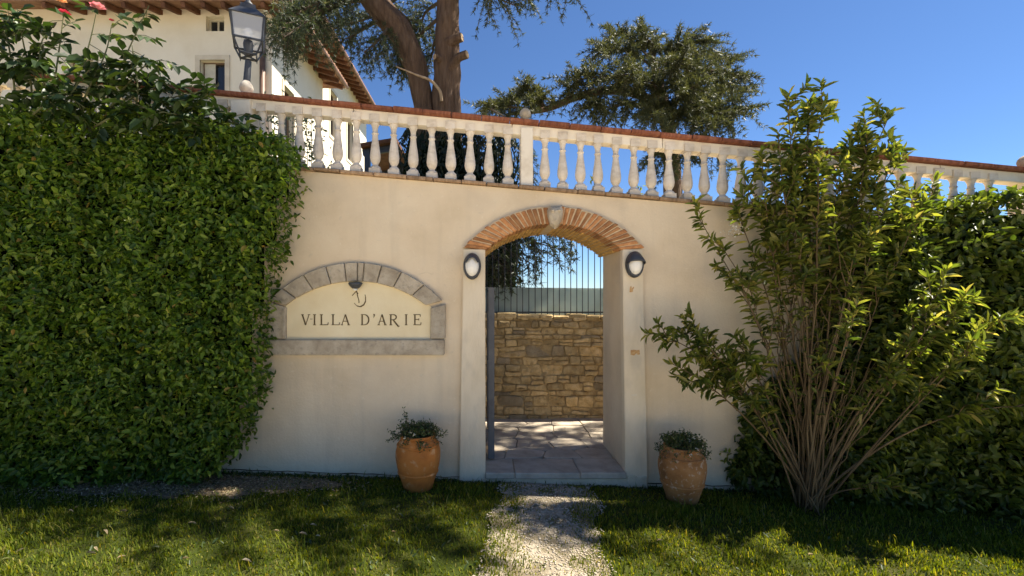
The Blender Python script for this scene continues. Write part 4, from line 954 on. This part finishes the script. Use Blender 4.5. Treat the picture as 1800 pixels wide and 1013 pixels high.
# ------------------------------------------------------------------ dark evergreen mass behind the balustrade
def blobcloud(n, cx, cy, cz, rx, ry, rz, shell=.55):
    d = rnd3(n); r = shell + (1 - shell) * rng.random(n) ** .5
    return d * r[:, None] * np.array([rx, ry, rz]) + np.array([cx, cy, cz]), d
ev = thing('evergreen_hedge', 'dark drooping evergreen hedge standing behind the balustrade', 'hedge', (X(805, 3.0), 3.0, 1.46))
Pl = []; 
for i in range(7):
    cx = X(722 + i * 28, 3.0); hz_ = Z(222 + 8 * math.sin(i * 2.1), 3.0)
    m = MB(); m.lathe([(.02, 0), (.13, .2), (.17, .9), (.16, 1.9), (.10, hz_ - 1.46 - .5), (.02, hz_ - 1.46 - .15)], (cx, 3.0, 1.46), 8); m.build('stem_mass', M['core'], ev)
    n_ = 1500; zz = rng.uniform(1.9, hz_, n_); a = rng.uniform(0, 6.28, n_); rr = (.22 * np.clip((hz_ + .12 - zz) / .5, .25, 1)) * rng.uniform(.75, 1.15, n_)
    Pl.append(np.stack([cx + np.cos(a) * rr, 3.0 + np.sin(a) * rr * 1.1, zz], 1))
P = np.concatenate(Pl); n_ = len(P); A = rnd3(n_) * .6 + np.array([0, -.2, -.8])
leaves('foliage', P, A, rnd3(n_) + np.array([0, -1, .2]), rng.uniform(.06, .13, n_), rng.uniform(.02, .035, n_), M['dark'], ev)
# pale variegated climber behind the left balusters
iv = thing('climbing_shrub', 'pale variegated climber growing behind the balusters near the villa', 'shrub', (X(515, .9), .9, 1.0))
Pl = []; m = MB()
for i in range(9):
    px = 474 + i * 11; tz = Z(185 + random.uniform(0, 40) + (i == 8) * 40, .9)
    pts = [Vector((X(515, .9), .92, 1.0)), Vector((X(px + 5, .9), .9 + random.uniform(-.1, .15), 2.6)), Vector((X(px, .9), .88 + random.uniform(-.1, .1), tz))]
    pth = bez(*pts, 8); m.tube(pth, [.012 - .0013 * k for k in range(8)], 5, cap=False)
    for p in pth[3:]: Pl.append(np.array(p) + rng.normal(size=(26, 3)) * np.array([.055, .06, .08]))
m.build('stems', M['twig'], iv)['kind'] = 'stuff'
P = np.concatenate(Pl); n_ = len(P)
leaves('foliage', P, rnd3(n_) + np.array([0, -.3, .1]), rnd3(n_) + np.array([.3, -.4, .8]), rng.uniform(.035, .065, n_), rng.uniform(.02, .034, n_), M['ivy'], iv)
# young sprigs rising behind the right-hand balusters
for px, lab in ((1050, 'small leafy sprig seen between balusters above the arch, next to the finialled pier'), (1112, 'thin leafy sprig behind the balusters, above the hooded lamp')):
    sgp = thing('leafy_sprig', lab, 'plant', (X(px, .5), .5, 2.5)); Pl = []; m = MB()
    for k in range(4):
        e = W(px + random.uniform(-16, 16), random.uniform(312, 326) + (px - 1050) * .08, .5); pth = bez(Vector((X(px, .5), .5, 2.5)), Vector((X(px, .5), .5, 2.75)), e, 6); m.tube(pth, .004, 4)
        for p in pth[2:]: Pl.append(np.array(p) + rng.normal(size=(3, 3)) * .015)
    m.build('stems', M['greenstem'], sgp); P = np.concatenate(Pl); n_ = len(P)
    leaves('foliage', P, rnd3(n_) + np.array([0, 0, .4]), rnd3(n_) + np.array([0, -.5, .8]), rng.uniform(.05, .08, n_), rng.uniform(.02, .03, n_), M['shrub'], sgp)

# ================================================================== HEDGES
def hedge(name, label, outline, yf, yb, n, mat, base, ll=(.065, .105), extra=None, edge=260):
    """outline in photo pixels (at the hedge's front), yf(x,z) front depth; leaves all over the clipped face, edges and top"""
    t = thing(name, label, 'hedge', base)
    poly = np.array([(X(a, -.35), Z(b, -.35)) for a, b in outline])
    def inside(x, z):
        c = np.zeros(len(x), bool); m_ = len(poly)
        for i in range(m_):
            x1, z1 = poly[i]; x2, z2 = poly[(i + 1) % m_]
            cond = ((z1 > z) != (z2 > z)) & (x < (x2 - x1) * (z - z1) / (z2 - z1 + 1e-12) + x1); c ^= cond
        return c
    # core: grid over the outline, set back from the face
    cx, cz = poly.mean(0); st = .12
    gx_ = np.arange(poly[:, 0].min(), poly[:, 0].max(), st); gz_ = np.arange(poly[:, 1].min(), poly[:, 1].max(), st)
    G = np.array([(a, b) for a in gx_ for b in gz_]); mk = np.ones(len(G), bool)
    for dx, dz in ((0, 0), (.17, 0), (-.17, 0), (0, .17)): mk &= inside(G[:, 0] + dx, G[:, 1] + dz)
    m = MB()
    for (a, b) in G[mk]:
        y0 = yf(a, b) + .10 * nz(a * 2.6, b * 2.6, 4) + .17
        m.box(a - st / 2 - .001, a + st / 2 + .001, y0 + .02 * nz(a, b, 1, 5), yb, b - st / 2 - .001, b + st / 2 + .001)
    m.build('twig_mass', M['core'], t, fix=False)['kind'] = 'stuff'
    lo, hi_ = poly.min(0), poly.max(0); k = int(n * 1.8)
    x = rng.uniform(lo[0], hi_[0], k); z = rng.uniform(lo[1], hi_[1], k); ok = inside(x, z); x, z = x[ok][:n], z[ok][:n]; q = len(x)
    y = np.array([yf(a, b) + .10 * nz(a * 2.6, b * 2.6, 4) + .11 * nz(a * 6, b * 7, 2) for a, b in zip(x, z)]) + rng.normal(size=q) * .05 + .02
    P = np.stack([x, y, z], 1)
    # edge shell (sides and top over the thickness)
    E = []; EN = []
    for i in range(len(poly)):
        a, b = poly[i], poly[(i + 1) % len(poly)]; d = b - a; l = np.hypot(*d); nrm = np.array([d[1], -d[0]]) / max(l, 1e-6)
        if nrm @ (np.array([(a + b)[0] / 2 - cx, (a + b)[1] / 2 - cz])) < 0: nrm = -nrm
        if nrm[1] < -.7: continue
        kk = int(l * edge * 2.2); s_ = rng.random(kk)
        o = np.abs(rng.normal(size=kk)) * .05 - .05 + .05 * np.array([nz(v * l * 4 + i * 9, i) for v in s_])
        xx = a[0] + d[0] * s_ + nrm[0] * o; zz = a[1] + d[1] * s_ + nrm[1] * o
        yf_ = np.array([yf(u, v) for u, v in zip(xx, zz)]); yy_ = yf_ + (yb - yf_) * rng.random(kk) ** 1.3
        E.append(np.stack([xx, yy_, zz], 1)); EN.append(np.tile([nrm[0], -.15, nrm[1]], (kk, 1)))
    EP = np.concatenate(E); EN = np.concatenate(EN)
    N0 = np.concatenate([np.tile([0, -1., .25], (q, 1)), EN]); P = np.concatenate([P, EP]); n_ = len(P)
    A = rnd3(n_) * .85 + np.array([0, 0, -.22]) + N0 * .4
    Nn = N0 * .8 + rnd3(n_) * .85 + np.array([.0, 0, .6])
    L_ = ll[0] + (ll[1] - ll[0]) * rng.random(n_) ** 1.2
    leaves('foliage', P, A, Nn, L_, L_ * rng.uniform(.38, .58, n_), mat, t, .22, .16)
    sh = MB(); SP_, SA_, SN_ = [], [], []
    for i in rng.choice(len(P), 170, replace=False):
        p = Vector(P[i]); n0 = Vector(N0[i]); e = p + (n0 * .8 + Vector((random.gauss(0, .4), random.gauss(0, .2), random.uniform(-.2, .9)))).normalized() * random.uniform(.06, .17)
        pth = bez(p, p.lerp(e, .5) + Vector((0, 0, .02)), e, 5); sh.tube(pth, [.003, .0028, .0025, .002, .0015], 3, cap=False)
        for k, q_ in enumerate(pth[1:]):
            for _ in range(2): SP_.append(q_); SA_.append(Vector(rnd3(1)[0]) * .8 + n0 * .4 + Vector((0, 0, .2))); SN_.append(Vector(rnd3(1)[0]) * .5 + n0 * .5 + Vector((0, 0, .8)))
    sh.build('shoots', M['greenstem'], t, fix=False)['kind'] = 'stuff'; k = len(SP_); l2 = rng.uniform(.03, .065, k)
    leaves('young_leaves', np.array(SP_), np.array(SA_), np.array(SN_), l2, l2 * .5, M['young'], t, .22, .16)
    return t
def lf(x, z):
    h = (z - .1) / 3.1; return -.40 - .14 * math.sin(max(0, min(1, h)) * 2.6) + .05 * nz(x, z, 3, 1.4) - (.10 if x < -3.4 else 0) * min(1, (-3.4 - x))
hl = hedge('ivy_hedge', 'thick glossy green hedge climbing the wall beside the name sign',
      [(-140, 905), (-140, 195), (0, 200), (60, 205), (140, 208), (230, 200), (300, 205), (345, 220), (400, 232), (450, 240), (505, 250), (512, 275), (504, 320), (490, 380), (480, 420), (464, 470), (455, 530), (450, 580), (442, 640), (446, 685), (428, 715), (418, 745), (404, 790), (384, 826), (330, 850), (270, 878), (150, 872), (0, 862)],
      lf, .0, 46000, M['hedge'], (X(250), -.3, .12), (.036, .078))
def rf(x, z):
    h = max(0, min(1, z / 2.6)); return -.12 - .20 * max(0, x - 2.6) - .16 * math.sin(h * 2.7) + .07 * nz(x, z, 13, 1.5)
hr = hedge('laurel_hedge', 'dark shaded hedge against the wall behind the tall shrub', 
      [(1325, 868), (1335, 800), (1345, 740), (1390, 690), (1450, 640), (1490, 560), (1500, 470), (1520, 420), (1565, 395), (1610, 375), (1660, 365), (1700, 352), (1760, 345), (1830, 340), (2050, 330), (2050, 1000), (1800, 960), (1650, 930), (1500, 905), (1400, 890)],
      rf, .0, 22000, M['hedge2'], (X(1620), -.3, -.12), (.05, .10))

# ================================================================== ROSE at the top left
ro_ = thing('rose_bush', 'dark leaved climbing rose with pink and red blooms above the hedge', 'rose bush', (X(150, -.4), -.4, Z(230, -.4)))
RP = []; RA = []; RN = []; RL = []; stems = MB()
def rose_cane(pts, dens=1.0, t0=.25):
    P, _ = dense([W(a, b, -.42 + c + (.3 if q_ == 0 else 0)) for q_, (a, b, c) in enumerate(pts)], [0] * len(pts), 5)
    stems.tube(P, [.011 - .008 * i / (len(P) - 1) for i in range(len(P))], 5, cap=False)
    L = len(P)
    for i in range(L - 1):
        if i / L < t0: continue
        for _ in range(max(0, int(2.1 * dens + random.random()))):
            p = P[i].lerp(P[i + 1], random.random()); d = Vector(rnd3(1)[0]); d.z = d.z * .5 - .05; d.normalize()
            ln = random.uniform(.09, .19); q = p + d * ln + Vector((0, 0, -.02)); stems.tube([p, p.lerp(q, .5) + Vector((0, 0, .015)), q], [.004, .003, .002], 3, cap=False)
            up = Vector((random.gauss(0, .4), random.gauss(-.3, .4), 1)).normalized(); s_ = d.cross(up).normalized()
            for tt, sd_ in ((.45, 1), (.45, -1), (.78, 1), (.78, -1), (1, 0)):
                RP.append(p.lerp(q, tt)); RA.append((d * (1 if sd_ == 0 else .45) + s_ * sd_ + Vector((0, 0, -.22 + random.gauss(0, .2)))).normalized()); RN.append(up + Vector(rnd3(1)[0]) * .3); RL.append(random.uniform(.075, .125) * (1.15 if sd_ == 0 else 1))
canes = [([(30, 260, 0), (25, 150, -.05), (10, 60, -.1), (-20, 10, -.1)], 1.3), ([(60, 260, 0), (55, 150, 0), (40, 70, -.1), (30, 15, -.15)], 1.4), ([(90, 250, 0), (95, 160, -.1), (105, 80, -.1), (112, 25, -.1)], 1.0),
    ([(110, 250, 0), (130, 160, 0), (155, 85, 0), (170, 20, 0)], .55), ([(120, 250, 0), (150, 170, -.1), (185, 95, -.1), (196, 45, -.1)], .5), ([(150, 250, 0), (190, 170, 0), (225, 90, -.1), (262, 10, -.1)], 1.0), 
    ([(160, 250, 0), (200, 180, -.1), (250, 120, -.15), (285, 105, -.2)], 1.2), ([(170, 250, 0), (215, 190, 0), (262, 150, 0), (300, 150, 0)], 1.2), ([(200, 255, 0), (255, 200, 0), (310, 170, -.05), (375, 158, -.1)], 1.15),
    ([(240, 255, 0), (290, 210, 0), (340, 185, -.05), (385, 150, -.1)], 1.0), ([(280, 255, 0), (330, 215, 0), (380, 200, 0), (415, 205, 0)], 1.2), ([(310, 260, 0), (360, 230, 0), (400, 215, 0), (440, 225, 0)], 1.1), ([(-30, 200, -.1), (0, 120, -.1), (30, 110, -.2), (70, 110, -.2)], 1.2),
    ([(-60, 200, -.1), (-40, 120, -.1), (-10, 40, -.1), (20, 40, -.2)], 1.2), ([(70, 250, -.1), (110, 190, -.1), (150, 130, -.1), (190, 110, -.2)], 1.3), ([(20, 250, -.1), (60, 200, -.15), (110, 170, -.2), (150, 190, -.2)], 1.2), ([(100, 250, 0), (80, 160, -.1), (70, 90, -.15), (85, 50, -.1)], 1.2),
    ([(220, 250, 0), (240, 180, -.1), (240, 130, -.1), (232, 80, -.1)], 1.0), ([(130, 250, -.1), (180, 215, -.1), (240, 190, -.15), (300, 200, -.2)], 1.2), ([(190, 250, -.1), (250, 225, -.1), (330, 215, -.1), (370, 235, -.1)], 1.2)]
for pts, dn in canes: rose_cane(pts, dn * .5)
stems.build('canes', M['greenstem'], ro_, fix=False)
RP = np.array(RP); RA = np.array(RA); RN = np.array(RN); RL = np.array(RL); RW = RL * .58
vis = np.argsort(-RL * (RP[:, 0] > -4.6)); idx = vis[:280]; rest = vis[280:]
leaf_parts(RP, RA, RN, RL, RW, M['rose'], ro_, idx, .2, .15)
leaves('foliage', RP[rest], RA[rest], RN[rest], RL[rest], RW[rest], M['rose'], ro_, .2, .15)
def bloom(px, py, r, mt):
    c = W(px, py, -.47); P = []; A = []; Nn = []; L_ = []
    for lay, (k, tilt, s_) in enumerate(((6, .95, 1), (6, .6, .9), (5, .3, .75), (4, .1, .55))):
        for i in range(k):
            a = 6.283 * (i + lay * .5) / k; d = np.array([math.cos(a), math.sin(a), 0]); ax = d * tilt + np.array([0, -.15, 1 - tilt * .75])
            P.append(np.array(c) + d * .12 * r); A.append(ax); Nn.append(np.array([0, 0, 1]) - d * .8); L_.append(r * s_ * random.uniform(.9, 1.1))
    L_ = np.array(L_); V, Fq = leaf_geo(np.array(P), np.array(A), np.array(Nn), L_, L_ * 1.05, .2, -.1)
    fast('rose_bloom', V, [Fq], mt, ro_)
bloom(172, 16, .062, M['pink']); bloom(196, 37, .022, M['red']); bloom(113, 26, .05, M['red']); bloom(108, 4, .045, M['peach'])

# ================================================================== TALL SHRUB on the right
sb = thing('tall_shrub', 'tall loose shrub with many bare stems in front of the wall', 'shrub', (X(1425, -.42), -.42, gz(3)))
SP = []; SA = []; SN = []; SL = []
b0 = W(1422, 890, -.42)
def stem_path(e, bow, b=None):
    b = b or b0 + Vector((random.gauss(0, .06), random.gauss(0, .06), -.03)); m_ = b.lerp(e, .45) + Vector(bow); return bez(b, m_, e, 12)
def leafy(P, t0, dens, ln=(.075, .135), rosette=True):
    n_ = len(P)
    for i in range(int((n_ - 1) * t0), n_ - 1):
        seg = (P[i + 1] - P[i]); d = seg.normalized()
        for _ in range(max(0, int(seg.length * dens + random.random()))):
            p = P[i].lerp(P[i + 1], random.random()); o = Vector(rnd3(1)[0]); o = (o - d * o.dot(d)).normalized()
            SP.append(p); SA.append((o * .9 + d * .5 + Vector((0, 0, -.1))).normalized()); SN.append(d * .8 + Vector((0, 0, .6)) + Vector(rnd3(1)[0]) * .35); SL.append(random.uniform(*ln))
    if rosette:
        d = (P[-1] - P[-2]).normalized()
        for k in range(9):
            o = Vector(rnd3(1)[0]); SP.append(P[-1] - d * .012 * k); SA.append((o * .75 + d * (1.1 - .08 * k)).normalized()); SN.append(d + Vector(rnd3(1)[0]) * .3); SL.append(random.uniform(ln[0], ln[1]) * .85)
tw_stem = MB()
def crook(P):
    k = random.random() * 50
    return [p + Vector((.06 * nz(i * .6 + k, 1), .05 * nz(i * .6, k), 0)) * min(1, i / 3) for i, p in enumerate(P)]
def sprays(P, t0, k, l, dens):
    n_ = len(P)
    for _ in range(k):
        f = (t0 + (1 - t0) * random.random()) * (n_ - 1); i = min(int(f), n_ - 2); p = P[i].lerp(P[i + 1], f - i); d = (P[i + 1] - P[i]).normalized()
        o = Vector(rnd3(1)[0]); o.y *= .7; e = p + (d * .8 + o * .75 + Vector((0, 0, .2))).normalized() * l * random.uniform(.5, 1.2)
        Q = bez(p, p.lerp(e, .5) + Vector((0, 0, .03)), e, 5); tw_stem.tube(Q, [.0045, .004, .0035, .003, .002], 4, cap=False); leafy(Q, .15, dens)
tops = [(1380, 140, 0, 7), (1420, 165, .05, 7), (1448, 150, -.1, 7), (1562, 165, .1, 7), (1578, 215, -.1, 5), (1335, 240, 0, 6), (1365, 200, -.15, 6), (1482, 235, .1, 6), (1405, 230, .1, 7), (1440, 260, -.2, 6), (1530, 215, 0, 7), (1510, 280, .1, 5), (1300, 262, .1, 4), (1395, 300, -.1, 6), (1465, 320, 0, 5), (1350, 320, .1, 4),
        (1225, 372, .05, 2), (1270, 420, -.1, 1), (1290, 350, .15, 2), (1590, 300, .05, 5), (1640, 300, -.1, 5), (1625, 345, -.2, 4), (1560, 350, -.2, 4), (1690, 370, .05, 3), (1520, 400, -.25, 3), (1420, 420, .1, 2), (1345, 420, .15, 1), (1315, 480, .1, 1)]
for px, py, dy, k in tops:
    py += 34 if py < 340 else 10
    e = W(px, py, -.42 + dy); bow = ((e.x - b0.x) * -.30 + random.gauss(0, .06), random.gauss(0, .04), random.uniform(-.05, .15))
    P = crook(stem_path(e, bow)); r0 = random.uniform(.006, .012)
    m = MB().tube(P, [r0 + (.0035 - r0) * i / 11 for i in range(12)], 6).build('stem', M['stem'], sb, True)
    leafy(P, .72 if py < 374 else .66, 26); sprays(P, .68, int(k * 1.75), .25, 36)
    for _ in range(2):
        i = random.randint(2, 7); q_ = P[i] + Vector((random.gauss(0, .16), random.gauss(0, .08), random.uniform(.35, .8))); Q = crook(bez(P[i], P[i].lerp(q_, .5) + Vector((random.gauss(0, .04), 0, 0)), q_, 8)); MB().tube(Q, [.006 - .0005 * i_ for i_ in range(8)], 5).build('stem', M['stem'], sb, True); leafy(Q, .6, 12, (.05, .1))
    if py > 374: sprays(P, .7, 2, .2, 24)
for px, py, dy, mid_ in [(1165, 592, -.15, (1320, 640)), (1182, 640, -.2, (1310, 700)), (1235, 600, -.25, (1330, 690)), (1250, 640, -.1, (1340, 720)), (1210, 575, .0, (1320, 640)), (1290, 590, -.2, (1360, 700)), (1310, 700, -.2, (1370, 770)),
                         (1690, 540, -.5, (1560, 680)), (1740, 575, -.55, (1600, 700)), (1705, 620, -.6, (1580, 740)), (1798, 715, -.5, (1600, 710)), (1660, 500, -.4, (1540, 660)), (1645, 560, -.5, (1530, 700)), (1505, 545, -.5, (1450, 700)), (1560, 860, -.35, (1480, 850)), (1570, 650, -.4, (1500, 730))]:
    e = W(px, py, -.42 + dy); mm_ = W(*mid_, -.42 + dy * .5); P = bez(b0 + Vector((random.gauss(0, .05), random.gauss(0, .04), 0)), mm_, e, 12); r0 = random.uniform(.008, .013)
    MB().tube(P, [r0 + (.003 - r0) * i / 11 for i in range(12)], 6).build('stem', M['stem'], sb, True)
    far = px > 1600; leafy(P, .6, 26); sprays(P, .6, 8 if px < 1300 or far else 4, .2, 30)
for _ in range(22):                                        # thin bare suckers
    e = b0 + Vector((random.uniform(-.55, .75), random.uniform(-.2, .15), random.uniform(.7, 2.0))); P = stem_path(e, (random.gauss(0, .04), 0, .1)); P = crook(P); MB().tube(P, [.006 - .0004 * i for i in range(12)], 5).build('stem', M['stem'], sb, True); leafy(P, .7, 8, (.05, .09), False)
tw_stem.build('side_twigs', M['stem'], sb, fix=False)['kind'] = 'stuff'
SP, SA, SN, SL = map(np.array, (SP, SA, SN, SL)); SW = SL * rng.uniform(.24, .33, len(SL))
vis = np.argsort(SP[:, 1] - SL * 4); idx = vis[:290]; rest = vis[290:]
leaf_parts(SP, SA, SN, SL, SW, M['shrub'], sb, idx, .25, .22)
leaves('foliage', SP[rest], SA[rest], SN[rest], SL[rest], SW[rest], M['shrub'], sb, .25, .22)
fl = W(1290, 405, -.4); n_ = 60; P = np.array(fl) + rng.normal(size=(n_, 3)) * np.array([.04, .03, .05])
leaves('blossom', P, rnd3(n_), rnd3(n_), rng.uniform(.012, .022, n_), rng.uniform(.01, .016, n_), M['whitepetal'], sb)

# ================================================================== POTS
def pot(px, py, yv, h, rmax, mat, label, plabel, stalk, band):
    c = W(px, py, yv); x = c.x; z0 = lawn_z(x, yv) - .004
    t = thing('terracotta_pot', label, 'pot', (x, yv, z0), 'terracotta jars flanking the gate')
    pr = [(.60, 0), (.64, .01), (.72, .12), (.84, .27), (.94, .42), (1.0, .58), (.995, .68), (.93, .78), (.84, .86), (.77, .905), (.75, .925), (.79, .94), (.80, .965), (.78, .985), (.70, .985), (.68, .93), (.66, .88)]
    MB().lathe([(r * rmax, q * h) for r, q in pr], (x, yv, z0), 36).build('pot_body', mat, t, True)
    for bq, rr in ((band, None), (.80, None)):
        r_ = np.interp(bq, [q for r, q in pr[:12]], [r for r, q in pr[:12]]) * rmax
        MB().lathe([(r_ - .004, -.014), (r_ + .005, -.009), (r_ + .009, 0), (r_ + .005, .009), (r_ - .006, .014)], (x, yv, z0 + bq * h), 36).build('band', mat, t, True)
    MB().lathe([(.002, 0), (.66 * rmax, 0), (.66 * rmax, -.02), (.002, -.02)], (x, yv, z0 + .93 * h), 20).build('soil', M['soil'], t)
    p = thing('pot_plant', plabel, 'plant', (x, yv, z0 + .92 * h))
    top_ = Vector((x, yv, z0 + .93 * h)); P = []; m = MB(); T = []
    for i in range(110):
        a = random.random() * 6.283; s_ = random.random() ** .6; e = top_ + Vector((math.cos(a) * s_ * (rmax * 1.02), math.sin(a) * s_ * rmax * .95, random.uniform(.04, .145) * (1.1 - .5 * s_)))
        if random.random() < .22: e = top_ + Vector((math.cos(a) * rmax * 1.06, math.sin(a) * rmax * 1.06, random.uniform(-.07, .03)))
        pth = bez(top_ + Vector((math.cos(a) * s_ * .4 * rmax, math.sin(a) * s_ * .4 * rmax, 0)), top_.lerp(e, .6) + Vector((0, 0, .06)), e, 6); m.tube(pth, .0018, 3, cap=False)
        for q in pth[1:]:
            for _ in range(4): P.append(np.array(q) + rng.normal(size=3) * .012)
        T.append(pth[-1])
    for (dx, dz) in stalk:
        pth = bez(top_ + Vector((dx * .3, -.02, 0)), top_ + Vector((dx * .9, -.05, dz * .4)), top_ + Vector((dx, -.06, dz)), 8); m.tube(pth, .002, 3, cap=False)
        for q in pth[2:]:
            for _ in range(5): P.append(np.array(q) + rng.normal(size=3) * .011)
    m.build('stems', M['twig'], p, fix=False)['kind'] = 'stuff'
    P = np.array(P); n_ = len(P)
    leaves('foliage', P, rnd3(n_) + np.array([0, 0, .3]), rnd3(n_) + np.array([0, -.3, .8]), rng.uniform(.014, .03, n_), rng.uniform(.008, .014, n_), M['potleaf'], p)
    fb = np.array([np.array(T[i]) for i in range(0, len(T), 9)]); k = len(fb); fb = np.repeat(fb, 6, 0) + rng.normal(size=(k * 6, 3)) * .006
    leaves('blossom', fb, rnd3(k * 6), rnd3(k * 6), np.full(k * 6, .014), np.full(k * 6, .010), M['whitepetal'], p)
pot(735, 858, -.30, .50, .204, M['terra'], 'smooth orange terracotta jar under the name sign', 'bushy plant with tall dry stalk in the orange jar', [(-.12, .26), (-.10, .20), (-.24, .06), (-.27, -.02), (.2, .08), (.26, .06), (-.15, .16)], .31)
pot(1199, 883, -.36, .505, .205, M['terra_old'], 'weathered terracotta jar with white crust beside the tall shrub', 'low bushy plant in the weathered jar', [(.17, .06), (.21, -.04), (-.17, .08)], .33)

# ================================================================== LAWN GRASS, LITTER
def soil_mask(x, y):                     # bare earth in front of the left hedge
    u = (x + 2.55) / 1.1; v = (y + .40 - .12 * (x + 2.5)) / .26
    return math.exp(-(u * u + v * v)) + .25 * nz(x, y, 6, 5)
n = 250000; onp = np.zeros(n); x = rng.uniform(-5.2, 6.6, n); y = -rng.random(n) ** 1.0 * 2.75 - .0; keep = np.ones(n, bool); hh = np.zeros(n)
for i in range(n):
    a, b = path_edge(y[i]); xi, yi = x[i], y[i]
    cl = .5 + .5 * nz(xi, yi, 2, 3.2)
    hh[i] = .018 + (.042 if yi < -.15 else .015) * cl * cl + (.05 if random.random() < .04 else 0) + (.03 * random.random() ** 4 if yi > -.08 else 0)
    if a < xi < b:
        onp[i] = .013; e = min(xi - a, b - xi); keep[i] = random.random() < (.8 * math.exp(-e / .13) + (.5 if nz(xi, yi, 9, 3) > .10 else .03)); hh[i] *= .7
    elif soil_mask(xi, yi) > .34: keep[i] = random.random() < .14; hh[i] *= .8
    elif random.random() > .74 + .75 * nz(xi, yi, 5, 2.4): keep[i] = False
    if yi > -.03: keep[i] &= random.random() < .4
x, y, hh, onp = x[keep], y[keep], hh[keep], onp[keep]; n = len(x)
zg = np.array([lawn_z(a, b) for a, b in zip(x, y)]) - .003 + onp
hh *= rng.uniform(.45, 1.2, n); a = rng.uniform(0, 6.283, n); ln = rng.uniform(.15, .9, n) * hh; wd = rng.uniform(.0022, .0050, n)
d = np.stack([np.cos(a), np.sin(a), np.zeros(n)], 1); b_ = np.stack([-np.sin(a), np.cos(a), np.zeros(n)], 1); P = np.stack([x, y, zg], 1); up = np.array([0, 0, 1.])
m1 = P + d * (ln * .35)[:, None] + up * (hh * .62)[:, None]; t1 = P + d * ln[:, None] + up * hh[:, None]
V = np.stack([P - b_ * wd[:, None], P + b_ * wd[:, None], m1 + b_ * wd[:, None] * .8, m1 - b_ * wd[:, None] * .8, t1], 1).reshape(-1, 3)
bi = (np.arange(n) * 5)[:, None]
g = fast('grass', V, [bi + np.array([[0, 1, 2, 3]]), bi + np.array([[3, 2, 4]])], M['grass'])
tag(g, 'short green lawn grass in front of the garden wall', 'grass', kind='stuff')
# broad-leaved weeds along the wall foot and in the lawn
n = 2600; x = rng.uniform(-2.6, 2.6, n); y = -np.abs(rng.normal(size=n)) * .05 - .02
far_ = rng.random(n) < .5; y[far_] = -rng.uniform(.1, 2.4, far_.sum()); x[far_] = rng.uniform(-4.5, 5, far_.sum())
ok = np.array([not (path_edge(b)[0] - .02 < a < path_edge(b)[1] + .02) for a, b in zip(x, y)]); x, y = x[ok], y[ok]; n = len(x)
P = np.stack([x, y, [lawn_z(a, b) + .004 for a, b in zip(x, y)]], 1)
wl = leaves('lawn_weeds', P, rnd3(n) * np.array([1, 1, .3]) + np.array([0, 0, .55]), rnd3(n) * .4 + np.array([0, 0, 1]), rng.uniform(.025, .055, n), rng.uniform(.010, .02, n), M['potleaf'], None)
tag(wl, 'small broad-leaved weeds along the wall foot and in the lawn', 'weeds', kind='stuff')
# bare earth patch in front of the hedge
BV = []; BF = []; gxs = np.linspace(-4.2, -1.0, 65); gys = np.linspace(-1.0, -.01, 25)
for y_ in gys:
    for x_ in gxs: BV.append((x_, y_, lawn_z(x_, y_) + .004))
for j in range(24):
    for i in range(64):
        if soil_mask((gxs[i] + gxs[i + 1]) / 2, (gys[j] + gys[j + 1]) / 2) > .36: BF.append((j * 65 + i, j * 65 + i + 1, (j + 1) * 65 + i + 1, (j + 1) * 65 + i))
be = fast('bare_earth', BV, [BF], M['earth'], None, True); be['kind'] = 'structure'
# dry litter under the left hedge
n = 4200; x = rng.normal(-2.6, .68, n); y = -.42 + .12 * (x + 2.5) + rng.normal(size=n) * .15; y = np.minimum(y, -.03)
P = np.stack([x, y, [lawn_z(a, b) + random.uniform(.004, .018) for a, b in zip(x, y)]], 1)
lt_ = leaves('leaf_litter', P, rnd3(n) * np.array([1, 1, .25]), rnd3(n) * .35 + np.array([0, 0, 1]), rng.uniform(.010, .034, n), rng.uniform(.004, .013, n), M['dryleaf'], None, .3, .2)
tag(lt_, 'dry leaf litter on bare earth at the foot of the hedge', 'leaf litter', kind='stuff')
# larger fallen leaves that show singly on the lawn
V, Fq = leaf_geo(np.zeros((1, 3)), np.array([[0, 1., .05]]), np.array([[0, 0, 1.]]), [.05], [.017], .3, .25)
lm = bpy.data.meshes.new('fallen_leaf'); lm.from_pydata(V.tolist(), [], Fq.tolist()); lm.materials.append(M['dryleaf'])
for px, py in [(182, 935), (150, 975), (28, 972), (545, 931), (525, 945), (688, 942), (330, 926), (165, 965), (400, 898), (565, 845), (210, 905), (120, 902), (318, 985), (205, 985), (480, 940), (555, 950), (620, 1004), (425, 990), (1420, 985), (1155, 960)]:
    dd = (CAMZ - gz((px - VX) / 220)) / ((py - VY) / F); yv = dd + CAMY; xv = (px - VX) / F * dd
    o = bpy.data.objects.new('fallen_leaf', lm); o.location = (xv, yv, lawn_z(xv, yv) + .035); o.rotation_euler = (random.gauss(0, .25), random.gauss(0, .25), random.uniform(-2.2, -.9)); s_ = random.uniform(.8, 1.3); o.scale = (s_, s_, s_)
    link(o); tag(o, 'pale dry leaf fallen on the lawn', 'leaf', 'fallen leaves on the lawn')
